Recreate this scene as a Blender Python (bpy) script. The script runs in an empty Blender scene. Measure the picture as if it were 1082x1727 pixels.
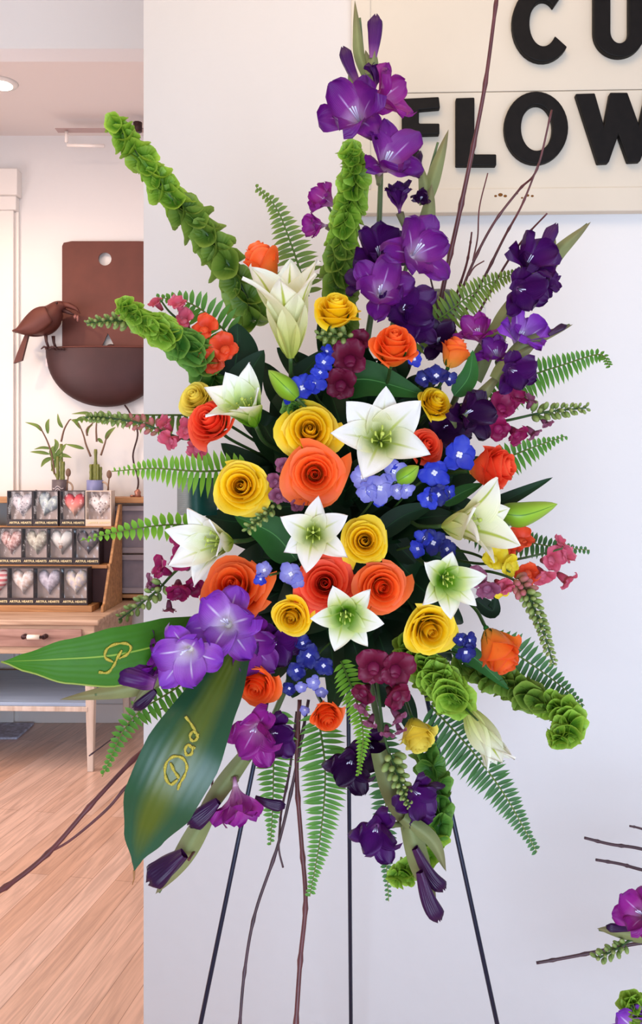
import bpy, math, random
from mathutils import Vector, Matrix, Quaternion
rnd = random.Random(7)
sc = bpy.context.scene
COL = sc.collection
PI = math.pi
R = math.radians

# ---------------------------------------------------------------- camera
F = 1500.0                       # focal length in pixels of the 1082x1727 frame
CX, CY, EYE = 541.0, 800.0, 1.45
cam_d = bpy.data.cameras.new('camera'); cam = bpy.data.objects.new('camera', cam_d); COL.objects.link(cam)
cam.location = (0, 0, EYE); cam.rotation_euler = (PI/2, 0, 0)
cam_d.sensor_fit = 'VERTICAL'; cam_d.sensor_height = 36.0
cam_d.lens = 36.0*F/1727.0
cam_d.shift_y = -(863.5-CY)/1727.0
cam_d.clip_start = 0.05; cam_d.clip_end = 60
sc.camera = cam

# ---------------------------------------------------------------- light
vs = sc.view_settings
vs.view_transform = 'Standard'; vs.look = 'None'; vs.gamma = 1.0; vs.use_curve_mapping = False
vs.exposure = 0.42
world = bpy.data.worlds.new('world'); sc.world = world; world.use_nodes = True
wb = world.node_tree.nodes['Background']
wb.inputs[0].default_value = (0.72, 0.83, 1.0, 1); wb.inputs[1].default_value = 0.56

def lamp(name, kind, loc, target, power, color, size=1.0, size_y=None, spot=None, blend=0.5):
    d = bpy.data.lights.new(name, kind); d.energy = power; d.color = color
    if kind == 'AREA':
        d.size = size
        if size_y: d.shape = 'RECTANGLE'; d.size_y = size_y
    else:
        d.shadow_soft_size = size
    if spot: d.spot_size = R(spot); d.spot_blend = blend
    o = bpy.data.objects.new(name, d); COL.objects.link(o); o.location = loc
    o.rotation_euler = (Vector(target)-Vector(loc)).to_track_quat('-Z', 'Y').to_euler()
    return o
# daylight of the shop front, behind and to the right of the camera
lamp('shop_window_light', 'AREA', (0.2, -1.7, 0.72), (0.0, 1.8, 0.2), 84, (0.62, 0.77, 1.0), 2.6, 1.35)
# warm ceiling lighting of the front room
lamp('ceiling_light', 'AREA', (-0.35, 0.5, 3.1), (-0.6, 2.1, 2.3), 11, (1.0, 0.72, 0.40), 1.4, 0.8)
# back room: fill light through an added, unseen left window; warm ceiling spots
lamp('side_fill_light', 'AREA', (-2.9, 3.3, 1.6), (-1.0, 4.2, 0.3), 56, (1.0, 0.86, 0.86), 1.5, 1.7)
lamp('track_spot', 'SPOT', (-2.3, 3.9, 3.1), (-1.55, 5.2, 1.9), 34, (1.0, 0.70, 0.45), 0.05, spot=75, blend=0.9)
lamp('back_room_ceiling_light', 'AREA', (-1.3, 3.7, 3.3), (-1.3, 3.9, 0), 17, (1.0, 0.76, 0.62), 1.2, 0.8)

# ---------------------------------------------------------------- helpers
def W(px, py, d):
    """a pixel of the 1082x1727 frame at depth d, as a world point"""
    return Vector(((px-CX)/F*d, d, EYE-(py-CY)/F*d))
def D3(u, v, w):
    """direction: right, up, towards the viewer"""
    return Vector((u, -w, v)).normalized()
def lin(h):
    h = h.lstrip('#'); c = [int(h[i:i+2], 16)/255 for i in (0, 2, 4)]
    return tuple((x/12.92 if x <= .04045 else ((x+.055)/1.055)**2.4) for x in c)+(1.0,)

class MB:
    def __init__(s): s.v = []; s.f = []; s.uv = []; s.mi = []; s.cm = 0
    def add(s, vs_, fs_, uvs=None):
        o = len(s.v); s.v += [Vector(p) for p in vs_]
        s.uv += uvs if uvs else [(0.5, 0.5)]*len(vs_)
        for f in fs_: s.f.append([i+o for i in f]); s.mi.append(s.cm)
    def grid(s, fn, ns, nt, s0=-1., s1=1., t0=0., t1=1.):
        vs_ = []; uv = []
        for j in range(nt+1):
            t = t0+(t1-t0)*j/nt
            for i in range(ns+1):
                q = s0+(s1-s0)*i/ns
                vs_.append(fn(q, t)); uv.append((q*.5+.5, t))
        fs_ = [(j*(ns+1)+i, j*(ns+1)+i+1, (j+1)*(ns+1)+i+1, (j+1)*(ns+1)+i) for j in range(nt) for i in range(ns)]
        s.add(vs_, fs_, uv)
    def tube(s, pts, rad, n=8, cap=True, flat=1.0, up=None):
        pts = [Vector(p) for p in pts]; m = len(pts)
        if not hasattr(rad, '__len__'): rad = [rad]*m
        vs_ = []; uv = []; prev = None
        for k, p in enumerate(pts):
            T = (pts[min(k+1, m-1)]-pts[max(k-1, 0)]).normalized()
            if prev is None:
                a = Vector(up) if up else (Vector((0, 0, 1)) if abs(T.z) < .9 else Vector((1, 0, 0)))
                prev = (a-T*a.dot(T)).normalized()
            else: prev = (prev-T*prev.dot(T)).normalized()
            B = T.cross(prev)
            for i in range(n):
                a = 2*PI*i/n
                vs_.append(p+(prev*math.cos(a)*flat+B*math.sin(a))*rad[k]); uv.append((i/n, k/max(1, m-1)))
        fs_ = [(k*n+i, k*n+(i+1) % n, (k+1)*n+(i+1) % n, (k+1)*n+i) for k in range(m-1) for i in range(n)]
        if cap: fs_ += [tuple(range(n))[::-1], tuple((m-1)*n+i for i in range(n))]
        s.add(vs_, fs_, uv)
    def ball(s, c, r, M=None, n=10, m=6):
        c = Vector(c); r = (r, r, r) if not hasattr(r, '__len__') else r
        vs_ = []; uv = []
        for j in range(m+1):
            th = PI*j/m
            for i in range(n):
                a = 2*PI*i/n
                q = Vector((r[0]*math.sin(th)*math.cos(a), r[1]*math.sin(th)*math.sin(a), r[2]*math.cos(th)))
                if M: q = M @ q
                vs_.append(c+q); uv.append((i/n, 1-j/m))
        fs_ = [(j*n+i, j*n+(i+1) % n, (j+1)*n+(i+1) % n, (j+1)*n+i) for j in range(m) for i in range(n)]
        s.add(vs_, fs_, uv)
    def box(s, lo, hi, M=None):
        x0, y0, z0 = lo; x1, y1, z1 = hi
        vs_ = [Vector(p) for p in ((x0,y0,z0),(x1,y0,z0),(x1,y1,z0),(x0,y1,z0),(x0,y0,z1),(x1,y0,z1),(x1,y1,z1),(x0,y1,z1))]
        if M: vs_ = [M @ p for p in vs_]
        s.add(vs_, [(0,3,2,1),(4,5,6,7),(0,1,5,4),(1,2,6,5),(2,3,7,6),(3,0,4,7)])
    def prism(s, poly, y0, y1, M=None, holes=None):
        """outline in x,z extruded along y"""
        n = len(poly)
        vs_ = [Vector((p[0], y0, p[1])) for p in poly]+[Vector((p[0], y1, p[1])) for p in poly]
        if M: vs_ = [M @ p for p in vs_]
        s.add(vs_, [tuple(range(n)), tuple(range(2*n-1, n-1, -1))]+[(i, i+n, (i+1) % n+n, (i+1) % n) for i in range(n)])
    def strip(s, outer, inner, y0, y1, closed=True):
        """band between two outlines of equal count (x,z), extruded along y"""
        n = len(outer); vs_ = []
        for y in (y0, y1):
            vs_ += [Vector((p[0], y, p[1])) for p in outer]+[Vector((p[0], y, p[1])) for p in inner]
        fs_ = []; rng = range(n) if closed else range(n-1)
        for i in rng:
            j = (i+1) % n
            fs_ += [(i, j, n+j, n+i), (2*n+i, 3*n+i, 3*n+j, 2*n+j), (i, 2*n+i, 2*n+j, j), (n+i, n+j, 3*n+j, 3*n+i)]
        if not closed: fs_ += [(0, n, 3*n, 2*n), (n-1, 3*n-1, 4*n-1, 2*n-1)]
        s.add(vs_, fs_)
    def mesh(s, name, off=None, smooth=True):
        me = bpy.data.meshes.new(name)
        me.from_pydata([tuple(p-off) if off is not None else tuple(p) for p in s.v], [], s.f)
        uvl = me.uv_layers.new(name='UVMap')
        data = [0.0]*(2*len(me.loops))
        for i, l in enumerate(me.loops):
            u = s.uv[l.vertex_index]; data[2*i] = u[0]; data[2*i+1] = u[1]
        uvl.data.foreach_set('uv', data)
        me.polygons.foreach_set('use_smooth', [smooth]*len(me.polygons))
        me.polygons.foreach_set('material_index', s.mi)
        me.update()
        return me

def link(name, me, mat=None, parent=None, loc=None, M=None, bevel=0, angle=None):
    o = bpy.data.objects.new(name, me); COL.objects.link(o)
    if mat is not None and not me.materials:
        for m_ in (mat if isinstance(mat, (list, tuple)) else [mat]): me.materials.append(m_)
    if parent: o.parent = parent
    if M is not None: o.matrix_local = M
    elif loc is not None: o.location = loc
    if bevel:
        b = o.modifiers.new('bevel', 'BEVEL'); b.width = bevel; b.segments = 2; b.limit_method = 'ANGLE'; b.angle_limit = R(40)
    return o
def tag(o, label=None, cat=None, group=None, kind=None):
    if label: o['label'] = label
    if cat: o['category'] = cat
    if group: o['group'] = group
    if kind: o['kind'] = kind
    return o
def empty(name, loc, label=None, cat=None, group=None):
    o = bpy.data.objects.new(name, None); COL.objects.link(o); o.location = loc; o.empty_display_size = .03
    return tag(o, label, cat, group)
def part(name, mb, mat, root, smooth=True, bevel=0):
    """mesh built in world space, put under a root (no rotation) at its place"""
    off = root.location.copy() if root else None
    return link(name, mb.mesh(name, off, smooth), mat, root, bevel=bevel)
def thing(name, mb, mat, label, cat, smooth=True, bevel=0, group=None, org=None):
    org = Vector(org) if org is not None else mb.v[0].copy()
    o = link(name, mb.mesh(name, org, smooth), mat, None, loc=org, bevel=bevel)
    return tag(o, label, cat, group)
def structure(name, mb, mat, smooth=False, bevel=0):
    o = link(name, mb.mesh(name, None, smooth), mat, None, bevel=bevel); o['kind'] = 'structure'; return o
def frame(z, x=Vector((1, 0, 0))):
    """rotation with local Z along z, local X as near x as can be"""
    z = z.normalized(); X = x-z*x.dot(z)
    if X.length < .05: X = Vector((0, 0, 1))-z*z.z
    X.normalize(); Y = z.cross(X)
    return Matrix((X, Y, z)).transposed().to_4x4()
def spline(pts, n=8):
    """Catmull-Rom through points (tuples may have extra numbers, interpolated too)"""
    P = [tuple(p) for p in pts]
    P = [tuple(2*a-b for a, b in zip(P[0], P[1]))]+P+[tuple(2*a-b for a, b in zip(P[-1], P[-2]))]
    out = []
    for k in range(1, len(P)-2):
        for i in range(n):
            t = i/n
            out.append(tuple(.5*(2*b+(c-a)*t+(2*a-5*b+4*c-d)*t*t+(-a+3*b-3*c+d)*t**3) for a, b, c, d in zip(P[k-1], P[k], P[k+1], P[k+2])))
    out.append(P[-2]); return out
def wpath(pix, d0, d1=None, n=8):
    """pixel polyline -> smooth world path, depth running from d0 to d1"""
    d1 = d0 if d1 is None else d1; m = len(pix)
    q = [(p[0], p[1], (p[2] if len(p) > 2 else d0+(d1-d0)*i/(m-1))) for i, p in enumerate(pix)]
    return [W(*p) for p in spline(q, n)]

# ---------------------------------------------------------------- materials
def new_mat(name):
    m = bpy.data.materials.new(name); m.use_nodes = True
    nt = m.node_tree; return m, nt, nt.nodes['Principled BSDF'], nt.nodes['Material Output']
def plain(name, col, rough=.5, metal=0, spec=.5, noise=0, scale=20, bump=0, coat=0, alpha=1, trans=0, stretch=None):
    m, nt, b, out = new_mat(name)
    c = lin(col) if isinstance(col, str) else col
    b.inputs['Base Color'].default_value = c; b.inputs['Roughness'].default_value = rough
    b.inputs['Metallic'].default_value = metal; b.inputs['Specular IOR Level'].default_value = spec
    b.inputs['Coat Weight'].default_value = coat
    if alpha < 1: b.inputs['Alpha'].default_value = alpha
    if trans: b.inputs['Transmission Weight'].default_value = trans
    if noise or bump:
        tc = nt.nodes.new('ShaderNodeTexCoord'); n = nt.nodes.new('ShaderNodeTexNoise'); n.inputs['Scale'].default_value = scale
        n.inputs['Detail'].default_value = 5
        if stretch:
            mp = nt.nodes.new('ShaderNodeMapping'); mp.inputs['Scale'].default_value = stretch
            nt.links.new(tc.outputs['Object'], mp.inputs[0]); nt.links.new(mp.outputs[0], n.inputs['Vector'])
        else: nt.links.new(tc.outputs['Object'], n.inputs['Vector'])
        if noise:
            r = nt.nodes.new('ShaderNodeValToRGB')
            r.color_ramp.elements[0].position = .3; r.color_ramp.elements[1].position = .7
            r.color_ramp.elements[0].color = tuple(x*(1-noise) for x in c[:3])+(1,)
            r.color_ramp.elements[1].color = tuple(min(1, x*(1+noise)) for x in c[:3])+(1,)
            nt.links.new(n.outputs['Fac'], r.inputs[0]); nt.links.new(r.outputs[0], b.inputs['Base Color'])
        if bump:
            bm_ = nt.nodes.new('ShaderNodeBump'); bm_.inputs['Strength'].default_value = bump; bm_.inputs['Distance'].default_value = .005
            nt.links.new(n.outputs['Fac'], bm_.inputs['Height']); nt.links.new(bm_.outputs[0], b.inputs['Normal'])
    return m
def petal_mat(name, stops, rough=.5, transl=.3, noise=.12, across=None, veins=0, sheen=0, spec=.35):
    """colour runs along the petal (UV v); across: (colour, width, vmin, vmax) a midrib stripe"""
    m, nt, b, out = new_mat(name); L = nt.links.new; N = nt.nodes.new
    uv = N('ShaderNodeUVMap'); sp = N('ShaderNodeSeparateXYZ'); L(uv.outputs[0], sp.inputs[0])
    rp = N('ShaderNodeValToRGB'); el = rp.color_ramp.elements
    for i, (p, c) in enumerate(stops):
        e = el[i] if i < 2 else el.new(p)
        e.position = p; e.color = lin(c)
    L(sp.outputs['Y'], rp.inputs[0]); colr = rp.outputs[0]
    tc = N('ShaderNodeTexCoord')
    nz = N('ShaderNodeTexNoise'); nz.inputs['Scale'].default_value = 60; nz.inputs['Detail'].default_value = 4; L(tc.outputs['Object'], nz.inputs['Vector'])
    info = N('ShaderNodeObjectInfo')
    hs = N('ShaderNodeHueSaturation'); L(colr, hs.inputs['Color'])
    ma = N('ShaderNodeMath'); ma.operation = 'MULTIPLY_ADD'; L(nz.outputs['Fac'], ma.inputs[0]); ma.inputs[1].default_value = noise*2; ma.inputs[2].default_value = 1-noise
    mb_ = N('ShaderNodeMath'); mb_.operation = 'MULTIPLY_ADD'; L(info.outputs['Random'], mb_.inputs[0]); mb_.inputs[1].default_value = noise*1.4; L(ma.outputs[0], mb_.inputs[2])
    mc = N('ShaderNodeMath'); mc.operation = 'SUBTRACT'; L(mb_.outputs[0], mc.inputs[0]); mc.inputs[1].default_value = noise*.7
    L(mc.outputs[0], hs.inputs['Value']); colr = hs.outputs[0]
    if across:
        cc, wd, v0, v1 = across
        a = N('ShaderNodeMath'); a.operation = 'SUBTRACT'; L(sp.outputs['X'], a.inputs[0]); a.inputs[1].default_value = .5
        a2 = N('ShaderNodeMath'); a2.operation = 'ABSOLUTE'; L(a.outputs[0], a2.inputs[0])
        mr = N('ShaderNodeMapRange'); L(a2.outputs[0], mr.inputs[0]); mr.inputs[1].default_value = wd*.3; mr.inputs[2].default_value = wd; mr.inputs[3].default_value = 1; mr.inputs[4].default_value = 0
        mv = N('ShaderNodeMapRange'); L(sp.outputs['Y'], mv.inputs[0]); mv.inputs[1].default_value = v0; mv.inputs[2].default_value = v1; mv.inputs[3].default_value = 1; mv.inputs[4].default_value = 0
        mm = N('ShaderNodeMath'); mm.operation = 'MULTIPLY'; L(mr.outputs[0], mm.inputs[0]); L(mv.outputs[0], mm.inputs[1])
        mx = N('ShaderNodeMixRGB'); L(mm.outputs[0], mx.inputs[0]); L(colr, mx.inputs[1]); mx.inputs[2].default_value = lin(cc); colr = mx.outputs[0]
    L(colr, b.inputs['Base Color']); b.inputs['Roughness'].default_value = rough; b.inputs['Specular IOR Level'].default_value = spec
    if veins:
        wv = N('ShaderNodeTexWave'); wv.bands_direction = 'X'; wv.inputs['Scale'].default_value = veins; wv.inputs['Distortion'].default_value = .6
        L(uv.outputs[0], wv.inputs['Vector'])
        bp = N('ShaderNodeBump'); bp.inputs['Strength'].default_value = .2; bp.inputs['Distance'].default_value = .002
        L(wv.outputs['Fac'], bp.inputs['Height']); L(bp.outputs[0], b.inputs['Normal'])
    if transl:
        tr = N('ShaderNodeBsdfTranslucent'); L(colr, tr.inputs[0])
        mx = N('ShaderNodeMixShader'); mx.inputs[0].default_value = transl
        L(b.outputs[0], mx.inputs[1]); L(tr.outputs[0], mx.inputs[2]); L(mx.outputs[0], out.inputs['Surface'])
    return m

M = {}
M['wall'] = plain('wall_paint', '#e6e4e2', .85, bump=.12, scale=35)
M['white'] = plain('white_paint', '#ece6e0', .6)
M['ceiling'] = plain('ceiling_paint', '#e6dcd8', .9)
# roses
M['rose_orange'] = petal_mat('rose_orange', [(0, '#ffb040'), (.35, '#ff7c24'), (.85, '#ff6824'), (1, '#ff7c3c')], .5, .3)
M['rose_coral'] = petal_mat('rose_coral', [(0, '#ff9a40'), (.35, '#fc5c2c'), (.85, '#fa5030'), (1, '#ff6a44')], .5, .3)
M['rose_tangerine'] = petal_mat('rose_tangerine', [(0, '#ffb048'), (.4, '#ff8a2c'), (.9, '#fc7c2c'), (1, '#fa6a38')], .5, .3)
M['rose_yellow'] = petal_mat('rose_yellow', [(0, '#dcb81c'), (.4, '#f8c80c'), (.85, '#fcd010'), (1, '#ffe040')], .5, .3)
M['rose_pale'] = petal_mat('rose_pale_yellow', [(0, '#d0c040'), (.4, '#f4d83c'), (1, '#fae868')], .5, .3)
# lilies
M['lily'] = petal_mat('lily_white', [(0, '#7f9a1c'), (.22, '#a9b845'), (.46, '#e6e6b4'), (.68, '#f3f1e6'), (1, '#f5f3ee')], .45, .25, .03, across=('#c3cc6a', .05, .45, .85), veins=9)
M['lily_green'] = petal_mat('lily_green_throat', [(0, '#4f8a10'), (.3, '#7fae2a'), (.55, '#d2e08e'), (.75, '#f2f3df'), (1, '#f5f4ee')], .45, .25, .03, across=('#b9cc60', .05, .55, .9), veins=9)
M['lily_cream'] = petal_mat('lily_cream', [(0, '#9fae3c'), (.25, '#d5d67c'), (.55, '#ece9b8'), (.8, '#f2efd6'), (1, '#f4f1e2')], .45, .25, .03, across=('#b4bf4c', .07, .8, 1.1), veins=9)
M['stamen'] = plain('stamen_green', '#b6c455', .5)
M['bud'] = petal_mat('lily_bud', [(0, '#6f9a1e'), (.5, '#8cb82e'), (1, '#9fc040')], .4, .1, .08, across=('#4f7d18', .03, 1.1, 1.2))
# gladioli
M['glad'] = petal_mat('gladiolus_purple', [(0, '#f0d8dc'), (.28, '#d09ccc'), (.46, '#983c9c'), (.72, '#741a84'), (1, '#5e1074')], .45, .28, .12, across=('#cfa8e0', .035, .5, .75), veins=7)
M['glad_violet'] = petal_mat('gladiolus_violet', [(0, '#f4ead8'), (.3, '#e4cce4'), (.5, '#b478cc'), (.8, '#9040b8'), (1, '#7828a8')], .45, .28, .10, across=('#e8d4f2', .04, .6, .85), veins=7)
M['glad_magenta'] = petal_mat('gladiolus_magenta', [(0, '#f0c4d4'), (.3, '#c870b0'), (.6, '#a42c90'), (1, '#861880')], .45, .28, .10, across=('#d9a0dc', .035, .5, .8), veins=7)
M['glad_dark'] = petal_mat('gladiolus_dark', [(0, '#9a5a94'), (.3, '#581468'), (.7, '#460c58'), (1, '#3a084c')], .45, .2, .15, veins=7)
M['glad_deep'] = petal_mat('gladiolus_deep', [(0, '#401444'), (.5, '#300838'), (1, '#2c0634')], .4, .12, .15, veins=7)
M['sheath'] = petal_mat('gladiolus_sheath', [(0, '#7a8350'), (.6, '#868a58'), (1, '#7a6f4c')], .5, .15, .15, veins=12)
M['glad_stem'] = plain('gladiolus_stem', '#56683a', .5, noise=.2)
# greens
M['bells_light'] = petal_mat('bells_light', [(0, '#4f8a1c'), (.6, '#84ac30'), (1, '#a4c84a')], .5, .3, .12, veins=6)
M['bells'] = petal_mat('bells_mid', [(0, '#2f641c'), (.6, '#5c8e34'), (1, '#7aa648')], .5, .3, .12, veins=6)
M['bells_olive'] = petal_mat('bells_olive', [(0, '#456a1c'), (.6, '#6f8f30'), (1, '#8aa444')], .5, .3, .12, veins=6)
M['fern'] = petal_mat('fern_mid', [(0, '#3f7a22'), (1, '#669a34')], .5, .3, .12)
M['fern_light'] = petal_mat('fern_light', [(0, '#5c9a1e'), (1, '#8cc23a')], .5, .35, .12)
M['fern_dark'] = petal_mat('fern_dark', [(0, '#2c5a28'), (1, '#4c7e3a')], .5, .25, .12)
M['fern_olive'] = petal_mat('fern_olive', [(0, '#4c6a20'), (1, '#7c8f34')], .5, .25, .12)
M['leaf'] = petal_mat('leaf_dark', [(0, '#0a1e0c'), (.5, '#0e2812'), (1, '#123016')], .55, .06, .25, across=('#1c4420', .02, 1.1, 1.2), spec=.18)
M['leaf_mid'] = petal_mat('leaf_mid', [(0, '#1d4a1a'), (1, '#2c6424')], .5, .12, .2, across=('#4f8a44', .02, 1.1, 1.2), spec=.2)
M['leaf_teal'] = petal_mat('leaf_teal', [(0, '#12423a'), (1, '#1e564a')], .4, .08, .1, veins=14, spec=.5)
M['stem'] = plain('green_stem', '#33501f', .5, noise=.15)
M['twig'] = plain('red_twig', '#5c2a2a', .45, noise=.3, scale=30)
M['twig_dark'] = plain('brown_twig', '#41262c', .5, noise=.3, scale=30)
# snapdragon, delphinium
M['snap_pink'] = petal_mat('snap_pink', [(0, '#a85050'), (.5, '#cc4c66'), (1, '#d86a80')], .5, .3)
M['snap_red'] = petal_mat('snap_red_orange', [(0, '#c04020'), (.5, '#e84420'), (1, '#f05c30')], .5, .3)
M['snap_magenta'] = petal_mat('snap_magenta', [(0, '#84204a'), (.5, '#90124c'), (1, '#a01c5c')], .5, .3)
M['snap_maroon'] = petal_mat('snap_maroon', [(0, '#5a1028'), (.5, '#6a0c30'), (1, '#78103c')], .5, .25)
M['snap_yellow'] = petal_mat('snap_yellow', [(0, '#d8b428'), (.5, '#eed21e'), (1, '#f2dc3c')], .5, .3)
M['snap_mauve'] = petal_mat('snap_mauve', [(0, '#70344c'), (.5, '#84405e'), (1, '#9a5876')], .5, .25)
M['snap_bud'] = petal_mat('snap_bud', [(0, '#5c7434'), (.6, '#84984e'), (1, '#a0a868')], .55, .1)
M['snap_bud_pink'] = petal_mat('snap_bud_pink', [(0, '#7c8446'), (.4, '#a8705a'), (1, '#bc5c6c')], .55, .1)
M['delph'] = petal_mat('delphinium_blue', [(0, '#5c6ad0'), (.5, '#2f3fc4'), (1, '#2434b4')], .5, .3)
M['delph_dark'] = petal_mat('delphinium_dark', [(0, '#39409a'), (.5, '#1e2478'), (1, '#1a1c64')], .5, .25)
M['delph_lav'] = petal_mat('delphinium_lavender', [(0, '#c8c4ee'), (.5, '#9290d6'), (1, '#7472c4')], .5, .35)
M['delph_eye'] = plain('delphinium_eye', '#e4e0ee', .6)
M['glitter'] = plain('gold_glitter', '#c9b94a', .35, metal=.35, noise=.35, scale=900, bump=.6)
M['navy_metal'] = plain('navy_metal', '#171d33', .35, metal=.3)

# ================================================================ flower builders
CORE = W(592, 860, 1.40)          # where the stems meet inside the foam
def petal_fn(L, Wd, ph0, ph1, kind='glad', cup=.35, cup1=None, ruf=.04, seed=0, r0=.04, az=0., power=1.0, twist=0., lift=0.):
    """a petal rising along +Z from the flower centre and bending outwards; ph0/ph1 = angle from the axis at base and tip"""
    q = random.Random(seed); n = 40
    rr = [r0*L]; zz = [0.]; ph = [ph0]
    a1, a2, k1, k2 = q.uniform(0, 6), q.uniform(0, 6), q.uniform(4, 6), q.uniform(8, 11)
    for i in range(n):
        t = (i+.5)/n; p = ph0+(ph1-ph0)*t**power
        rr.append(rr[-1]+math.sin(p)*L/n); zz.append(zz[-1]+math.cos(p)*L/n); ph.append(ph0+(ph1-ph0)*((i+1)/n)**power)
    def wid(t):
        if kind == 'lily': return Wd*(.2+.8*math.sin(PI*min(1, t/.5)/2)**.8) if t < .5 else Wd*max(0, 1-((t-.5)/.5)**1.85)
        if kind == 'glad': return Wd*(.18+.82*math.sin(PI/2*min(1, t/.62))**1.5) if t < .66 else Wd*math.sqrt(max(0, 1-((t-.66)/.345)**2.4))
        if kind == 'round': return Wd*(.25+.75*math.sin(PI/2*min(1, t/.5))) if t < .6 else Wd*math.sqrt(max(0, 1-((t-.6)/.402)**2))
        return Wd*math.sin(PI*t)**.8
    c1 = cup if cup1 is None else cup1
    ca, sa = math.cos(az), math.sin(az)
    def fn(s, t):
        x = t*n; i = min(n-1, int(x)); f = x-i
        r = rr[i]*(1-f)+rr[i+1]*f; z = zz[i]*(1-f)+zz[i+1]*f; p = ph[i]*(1-f)+ph[i+1]*f
        w = wid(t); c = cup*(1-t)+c1*t
        y = w*s*(1-.12*c*s*s)
        d = c*w*s*s+ruf*L*(math.sin(k1*s+a1+t*5)*abs(s)**2*t+.5*math.sin(k2*s+a2+t*9)*abs(s)**3*t)
        d += twist*w*s*t
        x_ = r-math.cos(p)*d; z_ = z+math.sin(p)*d+lift*t*t
        return Vector((x_*ca-y*sa, x_*sa+y*ca, z_))
    return fn
_cache = {}
def cached(key, make):
    if key not in _cache: _cache[key] = make()
    return _cache[key]

def stem_to(root, base, axis, mat=None, rad=.0025, name='stem', core=None):
    """the flower's stalk, from its base back into the foam"""
    c = core or CORE+Vector(((base.x-CORE.x)*.35, 0, (base.z-CORE.z)*.35))
    L_ = (c-base).length
    pts = [base, base-axis*L_*.12+Vector((0, L_*.15, 0)), base.lerp(c, .5)+Vector((0, L_*.18, 0)), c]
    mb = MB(); mb.tube([Vector(p) for p in spline([tuple(p) for p in pts], 6)], rad, 6)
    part(name, mb, mat or M['stem'], root)

def rose_petal(f, seed, openn):
    q = random.Random(seed)
    rmax = .035+.66*f**.85*(.78+.3*openn); H = .95+.06*math.sin(PI*min(1, f*1.5))-(.20+.22*openn)*max(0, f-.35)/.65
    A = 2.5*(1-f)+1.15*f; rv = q.uniform(.94, 1.07) if f > .2 else 1; cv = q.uniform(.65, 1.2)
    curl = (.14+.55*openn)*max(0, f-.10); wob = q.uniform(0, 6); notch = q.uniform(.0, .06)*f; tip = q.uniform(.04, .12)*f; rmax *= rv; curl *= cv
    def fn(s, t):
        r = rmax*(1-(1-min(1, t*1.25))**2.0)**.6 if t < .8 else rmax
        else_ = rmax*(.40+.60*t**.8)
        r = r*(1-.55*min(1, f*1.6))+else_*.55*min(1, f*1.6)
        if f < .3: r = rmax*(.75+.25*math.sin(PI*t*.8))*(1-.35*t**3*(1-f/.3))
        r += curl*max(0, t-.62)**1.5*1.9*(1+.25*math.cos(3*s+wob))
        r *= (1+.075*s)*(1+(.02+.045*f)*math.sin(4*s+wob)*t*t)
        a = A*s*(.35+.65*min(1, t*2.2)**.6)
        z = H*(t**.9)*(1-(.10+.22*f)*abs(s)**2.6*t)+tip*.7*math.exp(-(s*2.5)**2)*t
        z -= curl*.9*max(0, t-.72)**1.4*2.4; z += .035*f*math.sin(3.3*s+wob*2)*t*t
        return Vector((r*math.cos(a), r*math.sin(a), z))
    return fn
def rose_meshes(variant, openn, mat):
    out = []; n = 19; q = random.Random(variant*31+5)
    for i in range(n):
        f = i/(n-1); mb = MB(); mb.grid(rose_petal(f, variant*100+i, openn), 10 if f > .25 else 14, 9)
        me = mb.mesh('rose_petal'); me.materials.append(mat)
        out.append((me, i*2.4+q.uniform(-.25, .25)))
    return out
def rose(px, py, r, d, dirv, mat, label, openn=.5, variant=0, group=None, roll=0., squash=1.0):
    """r: bloom radius in pixels"""
    ax = D3(*dirv); s = r*d/F/.80
    c = W(px, py, d)-ax*s*.55
    root = empty('rose', c, label, 'rose', group)
    fr = frame(ax) @ Matrix.Rotation(roll, 4, 'Z') @ Matrix.Diagonal((s, s, s*squash, 1))
    for me, az in cached(('rose', variant, openn, mat), lambda: rose_meshes(variant, openn, M[mat])):
        link('petal', me, None, root, M=fr @ Matrix.Rotation(az, 4, 'Z'))
    mb = MB(); rt = Matrix.Translation(c) @ fr
    for k in range(5):
        fn = petal_fn(.62, .10, R(75), R(20), 'glad', cup=-.2, az=k*2*PI/5, r0=.05, seed=k, power=.6)
        g = MB(); g.grid(fn, 3, 6); mb.add([rt @ (p-Vector((0, 0, .03))) for p in g.v], g.f, g.uv)
    mb.ball(rt @ Vector((0, 0, -.05)), .09*s, n=8, m=5)
    part('sepals', mb, M['leaf_mid'], root)
    stem_to(root, c-ax*s*.08, ax)
    return root

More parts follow.
